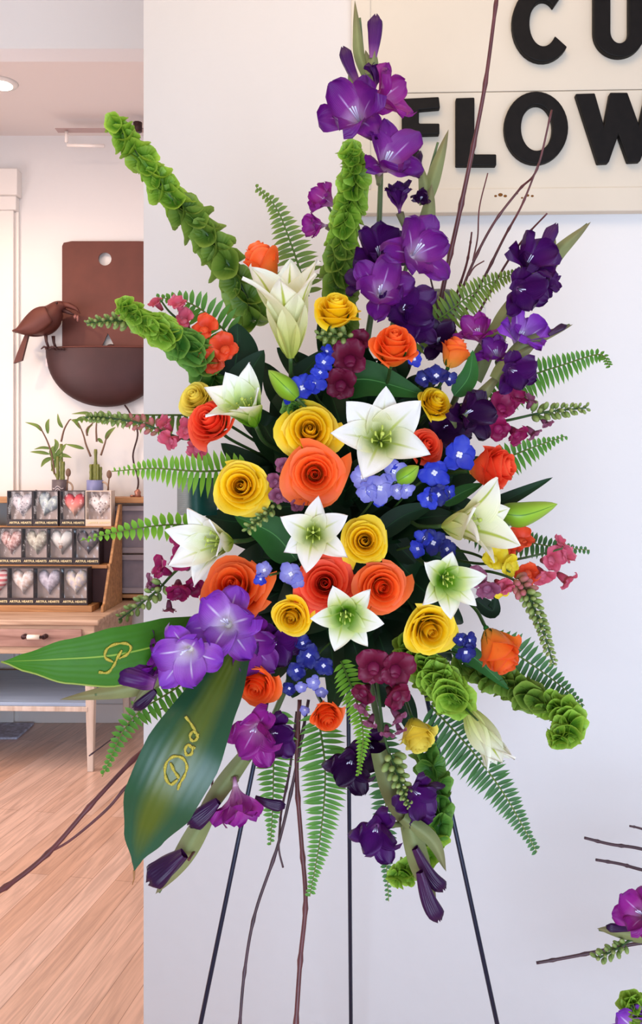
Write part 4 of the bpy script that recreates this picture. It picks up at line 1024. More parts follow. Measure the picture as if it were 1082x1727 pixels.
rose(395, 990, 56, 1.16, (-.15, .38, .85), 'rose_orange', 'wide orange rose at the lower left above the violet gladiolus', .8, 8)
rose(548, 984, 50, 1.15, (-.05, .15, 1), 'rose_coral', 'coral rose behind the two lower central lilies', .75, 9)
rose(643, 990, 45, 1.14, (.12, .0, 1), 'rose_orange', 'orange rose right of the lowest central lily', .7, 10)
rose(836, 1090, 46, 1.18, (.30, -.62, .40), 'rose_tangerine', 'light orange rose leaning outward at the lower right', .2, 11, squash=1.35)
rose(432, 1155, 42, 1.17, (-.15, -.30, .9), 'rose_orange', 'orange rose between the green lettered leaf and the dark purple blooms', .35, 24)
rose(549, 1203, 33, 1.17, (.22, -.35, .85), 'rose_orange', 'small orange rose hanging at the bottom centre', .35, 13, squash=1.3)
rose(566, 525, 40, 1.17, (.02, .72, .65), 'rose_yellow', 'yellow rose at the top beside the tall side-facing lily', .55, 14, squash=1.1)
rose(407, 820, 49, 1.15, (-.04, .08, 1), 'rose_yellow', 'open yellow rose at the left of the spray, above the lily with long stamens', .7, 15)
rose(522, 726, 50, 1.16, (.02, .15, 1), 'rose_yellow', 'large yellow rose left of the central white lily', .8, 16)
rose(331, 671, 34, 1.23, (-.30, .35, .7), 'rose_pale', 'pale yellow rose at the far left edge', .5, 17)
rose(733, 680, 34, 1.20, (.30, .45, .7), 'rose_yellow', 'yellow rose behind the upper right petal of the large lily', .4, 18)
rose(614, 912, 43, 1.15, (.0, .1, 1), 'rose_yellow', 'yellow rose in the middle beside the brown-centred lily', .6, 19)
rose(491, 1040, 37, 1.15, (-.10, -.15, 1), 'rose_yellow', 'golden yellow rose left of the lowest central lily', .5, 20)
rose(724, 1062, 46, 1.17, (.12, -.12, 1), 'rose_yellow', 'yellow rose at the lower right above the bells of Ireland', .6, 21)
rose(702, 1237, 38, 1.19, (.18, -.62, .55), 'rose_pale', 'yellow rose hanging lowest, next to the maroon snapdragon', .35, 22, squash=1.2)

# ================================================================ lilies
lily(487, 560, 100, 1.14, (-.05, 1, .38), 'tall white lily seen from the side, topmost lily of the spray', 'lily_cream',
     [(150, 1.15, .95), (85, 1.15, .9), (200, 1.1, 1.1), (262, 1.0, .55), (30, 1.15, .75), (330, 1.05, .7)], 56, 1, 1.18, stamens=False, base=9, power=2.0)
lily(420, 698, 76, 1.14, (-.30, .62, .70), 'half-open white lily above the coral red rose at the left', 'lily_green',
     [(115, 1.05, .7), (68, 1.1, .75), (160, 1.1, .9), (225, 1.15, .95), (280, .95, .6), (350, .95, .5)], 62, 2, 1.05, base=16)
lily(642, 740, 92, 1.09, (.0, .08, 1), 'largest open white lily in the centre of the spray',
     'lily', [(137, 1.02, 1), (86, 1.0, 1), (42, 1.06, .98), (-22, 1.02, 1), (-115, .98, 1), (178, 1.05, 1)], 76, 3, 1.02, base=18)
lily(776, 884, 82, 1.13, (.70, .12, .62), 'white lily turned to the right above the green-throated one', 'lily_cream',
     [(80, 1.1, .95), (25, 1.0, .9), (-28, 1.15, .95), (-95, 1.05, .9), (160, .9, .7), (215, 1.05, .85)], 66, 4, 1.15, base=12)
lily(372, 914, 72, 1.11, (-.55, .05, .80), 'white lily facing left with long stamens at the left edge', 'lily',
     [(118, 1.05, .95), (165, 1.2, 1), (212, 1.2, 1), (262, 1.15, 1), (60, .95, .55), (-30, .95, .55)], 72, 5, 1.1, base=14)
lily(528, 900, 64, 1.10, (.0, .05, 1), 'white lily with an olive throat below the open orange rose', 'lily',
     [(152, 1.08, 1), (82, 1.12, 1), (28, 1.15, 1), (-34, 1.2, 1), (-100, 1.15, 1), (-148, 1.0, 1)], 68, 6, 1.05, base=20)
lily(582, 1036, 64, 1.09, (.02, -.08, 1), 'white lily with a bright green throat, lowest of the central lilies', 'lily_green',
     [(112, 1.15, 1), (52, 1.15, 1), (-6, 1.15, 1), (-52, 1.05, 1), (-110, 1.05, 1), (178, 1.08, 1)], 70, 7, 1.0, base=20)
lily(750, 976, 57, 1.11, (.05, .0, 1), 'white lily with a deep green throat at the right of the spray', 'lily_green',
     [(142, 1.05, .9), (82, .95, .95), (8, 1.2, 1), (-42, 1.15, 1), (-88, 1.2, 1), (-140, 1.15, .95)], 66, 8, 1.05, base=24)
lily(800, 1215, 52, 1.22, (.45, -.80, .28), 'narrow half-closed white lily hanging under the bells of Ireland', 'lily_cream',
     [(90, 1.2, .6), (40, 1.25, .6), (-20, 1.2, .5), (-90, 1.2, .5), (200, 1.1, .5), (150, 1.2, .6)], 38, 9, 1.4, stamens=False, base=8, power=2.2)
lily_bud([(500, 672), (478, 650), (452, 624)], 17, 1.15, 'small green lily bud beside the blue delphinium at the left')
lily_bud([(668, 812), (688, 800), (706, 786)], 15, 1.12, 'small round green bud below the central lily')
lily_bud([(842, 866), (880, 868), (940, 850)], 21, 1.19, 'long yellow-green lily bud pointing right from the spray')

# ================================================================ gladioli
g, p = gladiolus([(612, 620), (632, 480), (640, 350), (640, 240), (622, 150), (612, 95), (606, 30)], 1.36, 1.25, 'tallest gladiolus with open purple blooms reaching the top of the picture', 6)
sheath(g, [(620, 130), (606, 90), (602, 50), (598, 0)], 10, 1.245); sheath(g, [(620, 150), (622, 110), (616, 84)], 10, 1.25); sheath(g, [(612, 160), (598, 135), (590, 110)], 12, 1.24)
glad_bud(g, [(628, 100), (632, 60), (634, 26)], 12, 1.24, 'glad_dark', 1); sheath(g, [(624, 125), (628, 105), (632, 85)], 12, 1.235)
glad_bud(g, [(602, 140), (588, 112), (578, 80)], 10, 1.24, 'glad_dark', 2)
glad_bloom(g, 598, 192, 60, 1.20, (-.30, .12, .85), 'glad', 0, 1.0, 10, W(628, 225, 1.25))
glad_bloom(g, 652, 162, 52, 1.22, (.62, .15, .60), 'glad_magenta', 1, 1.0, 40, W(628, 200, 1.25))
glad_bloom(g, 655, 268, 60, 1.20, (.28, .25, .80), 'glad', 2, .95, 15, W(638, 310, 1.26))
glad_bloom(g, 636, 130, 26, 1.23, (.2, .9, .3), 'glad_dark', 1, .6, 0)
g, p = gladiolus([(640, 640), (668, 520), (690, 430), (712, 370), (722, 300), (738, 240)], 1.36, 1.24, 'gladiolus with a large purple bloom in front of the sign', 5)
sheath(g, [(716, 345), (716, 310), (706, 268)], 11, 1.235); sheath(g, [(722, 330), (735, 285), (756, 218)], 13, 1.235); sheath(g, [(712, 395), (722, 360), (728, 310)], 15, 1.23)
glad_bud(g, [(705, 300), (706, 275), (708, 255)], 6, 1.23, 'glad_deep', 7)
glad_bloom(g, 710, 335, 20, 1.22, (.0, .0, 1), 'glad_deep', 1, .55, 0)
glad_bloom(g, 706, 422, 62, 1.17, (.25, .10, .9), 'glad', 1, 1.0, 0, W(700, 430, 1.25))
glad_bloom(g, 672, 335, 34, 1.22, (-.10, .75, .5), 'glad_dark', 2, .5, 0, W(690, 400, 1.25))
glad_bloom(g, 640, 425, 50, 1.23, (-.1, .25, .8), 'glad_dark', 0, .9, 30, W(680, 470, 1.27))
glad_bloom(g, 644, 490, 56, 1.20, (.05, .10, 1), 'glad', 2, .9, 50, W(668, 520, 1.27))
glad_bloom(g, 684, 520, 50, 1.23, (.15, -.05, .9), 'glad_dark', 1, 1.0, 80, W(668, 530, 1.29))
glad_bloom(g, 612, 470, 34, 1.25, (-.6, .1, .6), 'glad_dark', 2, .9, 20, W(660, 500, 1.29))
g, p = gladiolus([(600, 560), (590, 450), (570, 380), (548, 340), (538, 322)], 1.36, 1.29, 'gladiolus behind the central bells of Ireland with two magenta petals showing', 4)
glad_bloom(g, 550, 338, 32, 1.27, (-.7, .35, .4), 'glad_magenta', 0, .8, 0, W(570, 380, 1.30)); glad_bloom(g, 534, 380, 28, 1.28, (-.8, -.1, .4), 'glad_magenta', 1, .7, 0, W(580, 400, 1.30))
# right hand ones
g, p = gladiolus([(760, 690), (800, 600), (850, 520), (900, 450), (950, 410), (990, 378)], 1.34, 1.24, 'gladiolus leaning to the upper right with dark purple blooms', 6)
sheath(g, [(925, 450), (945, 420), (996, 374)], 14, 1.235); sheath(g, [(905, 450), (928, 420), (935, 395)], 11, 1.24); sheath(g, [(830, 600), (848, 540), (880, 480)], 17, 1.24); sheath(g, [(800, 640), (820, 590), (850, 545)], 18, 1.25)
glad_bud(g, [(910, 440), (922, 410), (938, 378)], 11, 1.225, 'glad_dark', 3)
glad_bloom(g, 892, 440, 48, 1.20, (.20, .40, .75), 'glad_dark', 0, .9, 0, W(900, 460, 1.25)); glad_bloom(g, 880, 492, 46, 1.20, (.15, -.35, .75), 'glad_dark', 2, .8, 20, W(880, 490, 1.25))
glad_bloom(g, 918, 468, 34, 1.22, (.7, -.05, .5), 'glad_dark', 1, .9, 60, W(900, 460, 1.25)); glad_bloom(g, 806, 562, 40, 1.24, (-.35, .55, .6), 'glad_magenta', 1, .8, 0, W(830, 560, 1.27))
g, p = gladiolus([(740, 720), (790, 680), (840, 640), (880, 590), (920, 565), (960, 548)], 1.33, 1.22, 'gladiolus pointing right under the larger one, violet bloom and grey-green sheath', 6)
sheath(g, [(850, 625), (885, 580), (966, 547)], 14, 1.205); sheath(g, [(836, 640), (860, 610), (905, 580)], 16, 1.20); sheath(g, [(760, 712), (800, 680), (850, 620)], 16, 1.21); glad_bud(g, [(925, 565), (940, 556), (955, 549)], 6, 1.195, 'glad_deep', 4)
glad_bloom(g, 878, 568, 46, 1.22, (.15, .55, .6), 'glad_violet', 0, .85, 0, W(860, 610, 1.24)); glad_bloom(g, 836, 596, 34, 1.23, (-.3, .4, .7), 'glad', 1, .8, 0, W(840, 620, 1.24)); glad_bloom(g, 866, 628, 40, 1.185, (.2, -.35, .8), 'glad_dark', 2, .9, 20, W(850, 630, 1.22))
g, p = gladiolus([(660, 800), (720, 740), (780, 700), (820, 690)], 1.34, 1.24, 'gladiolus with near-black purple blooms right of the central lily', 5)
glad_bloom(g, 790, 698, 44, 1.20, (.30, .10, .9), 'glad_deep', 0, 1.0, 0); glad_bloom(g, 752, 722, 40, 1.22, (.05, -.1, 1), 'glad_deep', 1, 1.0, 30); glad_bloom(g, 740, 575, 36, 1.27, (0, .1, 1), 'glad_deep', 2, 1.0, 30); glad_bloom(g, 700, 548, 40, 1.25, (.3, 0, .9), 'glad_dark', 1, 1.0, 10)
# lower left
g, p = gladiolus([(510, 1040), (440, 1070), (370, 1090), (300, 1115), (230, 1150), (160, 1172)], 1.33, 1.16, 'gladiolus at the lower left with pale-throated violet blooms', 5)
sheath(g, [(280, 1130), (225, 1160), (100, 1180)], 18, 1.16); sheath(g, [(268, 1100), (262, 1140), (222, 1190)], 14, 1.145)
glad_bud(g, [(262, 1150), (240, 1142), (196, 1128)], 26, 1.13, 'glad_dark', 5); glad_bud(g, [(262, 1165), (245, 1180), (225, 1195)], 10, 1.15, 'glad_deep', 6)
glad_bloom(g, 380, 1052, 64, 1.12, (-.05, .20, .95), 'glad_violet', 0, 1.0, 10, W(400, 1080, 1.20)); glad_bloom(g, 314, 1102, 58, 1.09, (-.10, -.10, 1), 'glad_violet', 1, 1.05, 40, W(350, 1100, 1.18))
glad_bloom(g, 262, 1108, 44, 1.14, (-.7, .1, .5), 'glad', 2, .9, 0, W(290, 1115, 1.16)); glad_bloom(g, 420, 1085, 56, 1.17, (.25, -.1, .9), 'glad', 1, 1.0, 0, W(430, 1080, 1.23)); glad_bloom(g, 462, 1088, 48, 1.20, (.3, -.3, .8), 'glad_dark', 2, 1.0, 30, W(450, 1070, 1.26))
g, p = gladiolus([(490, 1140), (450, 1230), (400, 1310), (350, 1380), (300, 1450), (268, 1505)], 1.33, 1.18, 'gladiolus hanging down left, closed buds along its lower tip', 6)
sheath(g, [(410, 1280), (365, 1340), (320, 1400)], 17, 1.175); sheath(g, [(345, 1380), (305, 1450), (262, 1508)], 20, 1.165)
glad_bud(g, [(310, 1440), (280, 1465), (252, 1488)], 20, 1.15, 'glad_deep', 8); glad_bud(g, [(368, 1352), (345, 1372), (320, 1392)], 15, 1.15, 'glad_deep', 9); glad_bud(g, [(430, 1345), (455, 1355), (480, 1360)], 9, 1.19, 'glad_deep', 10)
glad_bloom(g, 428, 1235, 52, 1.14, (-.12, -.15, .95), 'glad_magenta', 0, .95, 0, W(450, 1220, 1.25)); glad_bloom(g, 462, 1240, 42, 1.18, (.3, .1, .8), 'glad_dark', 1, .95, 0, W(460, 1220, 1.25)); glad_bloom(g, 400, 1352, 50, 1.16, (.15, -.75, .45), 'glad_magenta', 1, .7, 0, W(395, 1310, 1.21))
g, p = gladiolus([(620, 1130), (640, 1230), (665, 1320), (690, 1400), (710, 1460), (725, 1500)], 1.33, 1.17, 'gladiolus hanging down right of the middle easel leg, dark open bloom and two buds', 7)
sheath(g, [(640, 1270), (665, 1350), (700, 1420)], 19, 1.17); sheath(g, [(690, 1390), (712, 1470), (735, 1520)], 20, 1.165); sheath(g, [(680, 1380), (730, 1420), (752, 1470)], 14, 1.16)
glad_bud(g, [(700, 1430), (725, 1475), (748, 1500)], 13, 1.16, 'glad_deep', 11); glad_bud(g, [(708, 1470), (722, 1515), (740, 1552)], 14, 1.14, 'glad_deep', 12); glad_bud(g, [(700, 1350), (725, 1328), (750, 1325)], 7, 1.17, 'glad_deep', 13)
glad_bloom(g, 633, 1403, 46, 1.12, (-.15, -.1, 1), 'glad_dark', 0, .95, 0, W(680, 1390, 1.18)); glad_bloom(g, 702, 1340, 42, 1.16, (.3, -.1, .85), 'glad_dark', 1, .95, 0, W(675, 1350, 1.2)); glad_bloom(g, 700, 1376, 30, 1.18, (.25, -.6, .6), 'glad_dark', 2, .8, 0, W(685, 1380, 1.2))
glad_bloom(g, 590, 1288, 46, 1.21, (-.2, -.2, .9), 'glad_deep', 0, 1, 0, W(640, 1250, 1.25)); glad_bloom(g, 625, 1262, 40, 1.22, (.1, -.2, .9), 'glad_deep', 1, 1, 0, W(640, 1240, 1.25))

# ================================================================ bells of Ireland
bells([(430, 540), (400, 470), (345, 390), (290, 335), (240, 270), (190, 200)], 1.32, 1.22, 44, 26, 'longest bells of Ireland stem reaching to the upper left', 'bells_olive', step=30, per=4, seed=1, tipmat='bells_light')
bells([(372, 650), (335, 600), (290, 570), (240, 540), (202, 510)], 1.28, 1.17, 44, 22, 'shorter bells of Ireland stem at the left in front of the planter', 'bells', step=21, per=5, seed=2, tipmat='bells_light')
bells([(578, 610), (572, 520), (572, 440), (588, 350), (598, 300), (590, 252)], 1.33, 1.19, 38, 26, 'upright bells of Ireland stem in front of the tallest gladiolus', 'bells_olive', step=24, per=5, seed=3, tipmat='bells_light')
bells([(690, 1090), (730, 1140), (780, 1190), (805, 1215)], 1.24, 1.13, 36, 36, 'thick light green bells of Ireland stem below the lower yellow roses', 'bells_light', step=13, per=9, seed=4)
bells([(780, 1120), (850, 1150), (900, 1180), (950, 1200), (960, 1225), (935, 1250)], 1.30, 1.20, 34, 27, 'bells of Ireland stem curling down at the right edge', 'bells_olive', step=22, per=5, seed=5, tipmat='bells_light')
bells([(715, 1270), (735, 1320), (738, 1390), (715, 1450), (665, 1480)], 1.30, 1.23, 30, 22, 'bells of Ireland stem hanging behind the right easel leg', 'bells', step=22, per=4, seed=6, tipmat='bells_light')
bells([(520, 740), (505, 705), (495, 682)], 1.24, 1.17, 26, 22, 'small cluster of green bells above the large yellow rose', 'bells', step=14, per=5, seed=7)

# ================================================================ ferns
fern([(520, 500), (490, 410), (465, 350), (432, 316)], 1.32, 1.28, 52, 'fern frond standing up above the highest orange rosebud', 'fern_olive', 11, .15, seed=1)
fern([(400, 580), (350, 530), (310, 508), (268, 502)], 1.31, 1.28, 58, 'fern frond behind the pink snapdragon at the upper left', 'fern', 13, .45, seed=2)
fern([(420, 790), (340, 795), (260, 790), (188, 795)], 1.24, 1.17, 52, 'bright green horizontal fern frond at the left below the coral rose', 'fern_light', 12, .2, seed=3, leafw=.2)
fern([(340, 700), (260, 700), (190, 700), (122, 708)], 1.30, 1.27, 44, 'fern frond with a straight rib behind the left pink snapdragon', 'fern_olive', 12, .15, both=(0, 1), seed=4)
fern([(350, 890), (290, 885), (220, 893), (135, 912)], 1.28, 1.2, 34, 'ragged bright fern tip reaching left across the box rack', 'fern_light', 15, .3, leafw=.42, seed=5)
fern([(690, 580), (750, 530), (820, 480), (892, 452)], 1.30, 1.22, 54, 'fern frond crossing in front of the twigs at the upper right', 'fern_olive', 9.5, .25, seed=6)
fern([(820, 680), (880, 640), (950, 615), (1010, 598), (1028, 618)], 1.30, 1.22, 50, 'fern frond arching to the far right above the magenta snapdragon', 'fern', 10.5, .15, seed=7)
fern([(820, 790), (860, 770), (905, 752), (952, 736)], 1.31, 1.27, 42, 'short fern frond behind the right-hand orange rose', 'fern', 11, .25, seed=8)
fern([(780, 880), (850, 905), (920, 920), (994, 928)], 1.32, 1.29, 44, 'fern frond behind the pink and orange snapdragon at the right', 'fern_dark', 10.5, .2, seed=9)
fern([(830, 1080), (880, 1110), (930, 1145), (985, 1190)], 1.31, 1.28, 52, 'dark fern frond behind the curling bells of Ireland', 'fern_dark', 11, .1, seed=10)
fern([(725, 1190), (790, 1260), (850, 1340), (905, 1437)], 1.31, 1.24, 62, 'long fern frond hanging to the lower right beside the right easel leg', 'fern_dark', 10, .15, seed=11)
fern([(535, 1200), (548, 1300), (540, 1410), (522, 1512)], 1.31, 1.24, 56, 'longest hanging fern frond left of the middle easel leg', 'fern', 10, .12, seed=12)
fern([(470, 1200), (462, 1270), (460, 1350), (456, 1425)], 1.32, 1.27, 46, 'hanging fern frond between the thin twigs at the lower left', 'fern', 11, .1, seed=13)
fern([(575, 1115), (600, 1180), (612, 1240), (604, 1308)], 1.22, 1.14, 34, 'narrow bright fern frond beside the small bottom orange rose', 'fern_light', 9, .3, leafw=.4, seed=14)
fern([(360, 1120), (290, 1165), (220, 1215), (172, 1310)], 1.25, 1.17, 46, 'pale curled fern frond between the two lettered leaves', 'fern', 13, .05, leafw=.5, seed=15)
fern([(640, 1220), (650, 1300), (650, 1420), (655, 1520)], 1.33, 1.29, 40, 'fern frond mostly hidden behind the dark open bloom at the bottom', 'fern_dark', 11, .1, seed=16)

# ================================================================ snapdragons
snapdragon([(370, 735), (310, 740), (240, 715), (180, 705), (145, 704)], 1.28, 1.19, 'pink snapdragon pointing left in front of the bamboo plants', [(318, 728, 20, (-.4, .2, .7), 'snap_pink'), (292, 742, 20, (-.5, -.2, .6), 'snap_pink'), (282, 718, 16, (-.5, .6, .4), 'snap_pink'), (335, 755, 22, (-.2, -.4, .8), 'snap_pink')], (.35, 1), (9, 3.5), budpink=.35, seed=1)
snapdragon([(390, 610), (340, 570), (290, 530), (270, 505)], 1.29, 1.23, 'pink and red snapdragon behind the shorter bells of Ireland', [(267, 515, 14, (-.5, .6, .4), 'snap_pink'), (303, 518, 17, (-.2, .6, .5), 'snap_pink'), (312, 545, 20, (-.2, .4, .8), 'snap_pink'), (345, 560, 24, (0, .4, .8), 'snap_red'), (380, 592, 26, (0, .2, .9), 'snap_red'), (362, 612, 24, (-.2, -.1, .9), 'snap_red')], None, seed=2)
snapdragon([(290, 560), (230, 545), (190, 540), (146, 545)], 1.27, 1.20, 'snapdragon bud tip pointing left towards the crow', (), (.3, 1), (9, 4), seed=3)
snapdragon([(360, 920), (300, 960), (260, 1000), (200, 1045)], 1.26, 1.17, 'magenta snapdragon above the left lettered leaf', [(310, 950, 26, (-.2, .5, .7), 'snap_magenta'), (275, 962, 22, (-.6, .4, .6), 'snap_magenta'), (300, 992, 24, (.1, -.5, .7), 'snap_magenta'), (326, 985, 24, (.2, -.4, .8), 'snap_magenta'), (258, 985, 16, (-.7, .3, .4), 'snap_mauve'), (285, 1022, 14, (.1, -.9, .3), 'snap_mauve'), (303, 912, 14, (-.3, .3, .8), 'snap_magenta')], (.55, 1), (10, 5), seed=4, bud_step=14)
snapdragon([(780, 720), (850, 710), (920, 695), (988, 688)], 1.28, 1.20, 'magenta snapdragon at the right with a green bud tip', [(842, 690, 26, (.2, .3, .8), 'snap_magenta'), (870, 678, 20, (.2, .7, .5), 'snap_magenta'), (868, 730, 22, (.3, -.5, .7), 'snap_magenta'), (838, 722, 24, (0, -.3, .9), 'snap_magenta'), (895, 728, 16, (.5, -.6, .4), 'snap_mauve'), (893, 680, 14, (.3, .8, .4), 'snap_mauve'), (918, 712, 12, (.5, -.6, .4), 'snap_mauve')], (.55, 1), (10, 4), seed=5)
snapdragon([(690, 925, 1.38), (800, 950, 1.29), (860, 945), (910, 935), (948, 925)], 1.27, 1.21, 'pink and orange snapdragon at the right below the long green bud', [(878, 916, 24, (.1, .7, .6), 'snap_red'), (888, 966, 24, (-.1, -.2, .9), 'snap_red'), (912, 968, 22, (.2, -.5, .7), 'snap_pink'), (925, 945, 24, (.4, .1, .8), 'snap_pink'), (948, 940, 18, (.7, .5, .5), 'snap_pink'), (950, 975, 20, (.6, -.5, .6), 'snap_pink'), (855, 930, 16, (0, .2, .9), 'snap_red'), (942, 920, 14, (.4, .8, .4), 'snap_pink')], None, seed=6)
snapdragon([(680, 945, 1.38), (780, 962, 1.27), (830, 965), (875, 985), (905, 1035), (932, 1118)], 1.24, 1.15, 'snapdragon curving down at the right with pink buds and green tip', [(820, 990, 22, (.0, -.4, .9), 'snap_mauve'), (842, 985, 18, (.3, -.3, .8), 'snap_pink'), (852, 990, 14, (.4, -.5, .6), 'snap_pink'), (800, 975, 20, (-.1, .2, .9), 'snap_mauve')], (.55, 1), (11, 4), budpink=.25, seed=7)
snapdragon([(690, 915, 1.38), (790, 932, 1.26), (830, 950), (860, 965)], 1.24, 1.19, 'bright yellow snapdragon blossoms right of the green-throated lily', [(830, 945, 24, (.1, .4, .8), 'snap_yellow'), (852, 955, 22, (.5, 0, .8), 'snap_yellow'), (838, 992, 18, (0, -.4, .8), 'snap_yellow')], None, seed=8)
snapdragon([(630, 1100), (638, 1170), (650, 1250), (672, 1310), (690, 1360)], 1.23, 1.13, 'maroon snapdragon hanging at the bottom, long green bud tip', [(630, 1125, 34, (-.1, .1, 1), 'snap_maroon'), (663, 1130, 34, (.3, .1, .9), 'snap_maroon'), (615, 1165, 24, (-.4, -.3, .8), 'snap_maroon'), (664, 1170, 28, (.4, -.2, .8), 'snap_maroon'), (612, 1190, 16, (-.4, -.5, .6), 'snap_mauve'), (625, 1215, 16, (-.3, -.6, .6), 'snap_mauve'), (668, 1205, 18, (.5, -.5, .6), 'snap_mauve'), (652, 1232, 14, (0, -.6, .6), 'snap_mauve'), (672, 1228, 13, (.3, -.6, .6), 'snap_mauve')], (.58, 1), (12, 3), seed=9)
snapdragon([(600, 640), (600, 600), (590, 570), (540, 565)], 1.27, 1.16, 'maroon snapdragon below the upper yellow rose with a pale green tip', [(590, 610, 34, (-.1, .1, 1), 'snap_maroon'), (575, 650, 30, (-.1, -.1, 1), 'snap_maroon'), (605, 580, 20, (.1, .3, .9), 'snap_maroon')], (.7, 1), (9, 6), seed=10)
snapdragon([(500, 800), (480, 830), (450, 865), (418, 892)], 1.20, 1.12, 'dusky mauve snapdragon between the yellow and orange roses', [(478, 790, 15, (-.2, .4, .8), 'snap_mauve'), (466, 812, 15, (-.4, 0, .8), 'snap_mauve'), (470, 836, 15, (-.2, -.1, .9), 'snap_mauve'), (486, 836, 14, (.1, -.2, .9), 'snap_mauve'), (500, 850, 14, (.2, -.3, .9), 'snap_mauve')], (.5, 1), (7, 5), seed=11)

# ================================================================ delphiniums
delphinium([(560, 700), (530, 660), (540, 600)], 1.28, 1.17, 'bright blue delphinium left of the large folded leaf', [(510, 655, 22, (-.1, .2, 1), 'delph'), (492, 664, 17, (-.4, .1, .8), 'delph'), (528, 648, 18, (.3, .1, .9), 'delph'), (545, 612, 17, (.2, .3, .8), 'delph'), (540, 628, 14, (-.1, 0, .9), 'delph'), (550, 594, 12, (.3, .6, .6), 'delph')], 1)
delphinium([(660, 860), (700, 820), (770, 770)], 1.28, 1.16, 'blue delphinium between the two right-hand orange roses', [(773, 768, 27, (.1, .2, 1), 'delph'), (732, 796, 24, (-.1, -.3, .9), 'delph'), (738, 834, 18, (.1, -.1, 1), 'delph_dark'), (722, 840, 17, (-.1, -.2, 1), 'delph'), (755, 830, 12, (.5, .1, .7), 'delph')], 2)
delphinium([(700, 660), (720, 640), (745, 635)], 1.27, 1.19, 'dark blue delphinium under the slender orange rosebud', [(735, 636, 20, (0, .5, .7), 'delph_dark'), (715, 640, 15, (-.2, .3, .8), 'delph_dark'), (698, 606, 13, (.1, 0, .9), 'delph'), (756, 640, 13, (.3, .2, .8), 'delph_dark')], 3)
delphinium([(600, 880), (630, 840), (640, 800)], 1.24, 1.13, 'pale lavender delphinium hanging below the central lily', [(612, 805, 20, (-.2, .1, 1), 'delph_lav'), (640, 822, 24, (0, -.2, 1), 'delph_lav'), (662, 795, 20, (.3, .1, .9), 'delph_lav'), (620, 828, 18, (-.2, -.3, .9), 'delph_lav'), (668, 826, 14, (.3, -.3, .9), 'delph_lav'), (684, 826, 13, (.3, -.2, .9), 'delph_lav'), (638, 846, 9, (0, -.3, .9), 'delph'), (655, 788, 12, (.2, .4, .8), 'delph')], 4)
delphinium([(660, 930), (700, 920), (740, 915)], 1.28, 1.18, 'dark blue delphinium above the green-throated lily', [(730, 916, 20, (0, .2, .9), 'delph_dark'), (716, 908, 15, (-.4, .2, .8), 'delph'), (752, 926, 16, (.3, 0, .9), 'delph_dark'), (705, 925, 14, (-.5, -.1, .8), 'delph')], 5)
delphinium([(520, 940), (490, 960), (455, 970)], 1.24, 1.12, 'lavender delphinium blossoms between the left lily and coral rose', [(490, 968, 19, (0, .1, 1), 'delph_lav'), (446, 962, 14, (-.2, .3, .9), 'delph_lav'), (500, 978, 12, (.3, -.2, .9), 'delph_lav'), (440, 976, 11, (-.3, -.2, .9), 'delph')], 6)
delphinium([(740, 1100), (765, 1100), (785, 1110)], 1.27, 1.19, 'dark blue delphinium beside the lower right orange rose', [(784, 1098, 17, (.1, -.4, .8), 'delph_dark'), (790, 1080, 13, (.3, .1, .8), 'delph_dark'), (776, 1078, 12, (0, .1, .9), 'delph_dark')], 7)
delphinium([(560, 1080), (530, 1110), (500, 1150)], 1.28, 1.20, 'navy and grey delphinium above the small bottom orange rose', [(520, 1105, 19, (0, .1, 1), 'delph_dark'), (545, 1122, 16, (.1, 0, 1), 'delph_dark'), (500, 1130, 16, (-.1, 0, 1), 'delph_dark'), (528, 1150, 12, (.1, -.1, 1), 'delph_lav'), (508, 1158, 10, (-.1, -.1, 1), 'delph_lav'), (488, 1160, 12, (-.2, -.2, 1), 'delph_dark'), (541, 1166, 10, (.1, -.3, .9), 'delph_lav'), (514, 1196, 9, (-.2, -.3, .9), 'delph_lav'), (510, 1085, 14, (0, .4, .9), 'delph_dark')], 8)

# ================================================================ big lettered leaves
LM = petal_mat('aspidistra_green', [(0, '#2c5c0c'), (.5, '#346a0c'), (1, '#3a7010')], .5, .12, .12, across=('#86a436', .02, 1.1, 1.2), veins=0, spec=.25)
LMB = petal_mat('aspidistra_blue_green', [(0, '#0e3a1c'), (.5, '#124420'), (1, '#155038')], .38, .08, .12, across=('#4a5a0c', .30, .75, .95), veins=0, spec=.6)
def big_leaf(cen, wid, mat, label, edge=None, fold=.25):
    """cen: (px,py,d) points, wid: [(t, left px, right px)]"""
    c = [W(*p) for p in spline(cen, 10)]; n = len(c)
    root = empty('aspidistra_leaf', c[0], label, 'leaf')
    def ww(t, k):
        for a, b_ in zip(wid, wid[1:]):
            if t <= b_[0]:
                f = (t-a[0])/(b_[0]-a[0]); f = f*f*(3-2*f)*.5+f*.5; return a[k]+(b_[k]-a[k])*f
        return wid[-1][k]
    def fn(s, t, off=0.):
        x = t*(n-1); i = min(n-2, int(x)); f = x-i; p = c[i].lerp(c[i+1], f); T = (c[i+1]-c[i]).normalized()
        S = T.cross(Vector((0, -1, 0))).normalized(); Nn = S.cross(T).normalized()
        if Nn.y > 0: Nn = -Nn
        w = (ww(t, 1) if s < 0 else ww(t, 2))*1.15/F
        return p+S*s*w+Nn*(-.22*fold*w*s*s*4*.5+.00025*math.cos(s*26)*(1-s*s)*min(1, w*40)+off)
    mb = MB(); mb.grid(fn, 40, 40); part('blade', mb, mat, root)
    return root, fn
def glitter_text(root, fn, strokes, rad=.0016):
    for nm, st in strokes:
        g = MB()
        for pl in st:
            pts = [fn(s, t, .0022) for t, s in spline(pl, 8)]; g.tube(pts, [rad*(.7+.6*abs(math.sin(i*.35))) for i in range(len(pts))], 6)
        part(nm, g, M['glitter'], root)
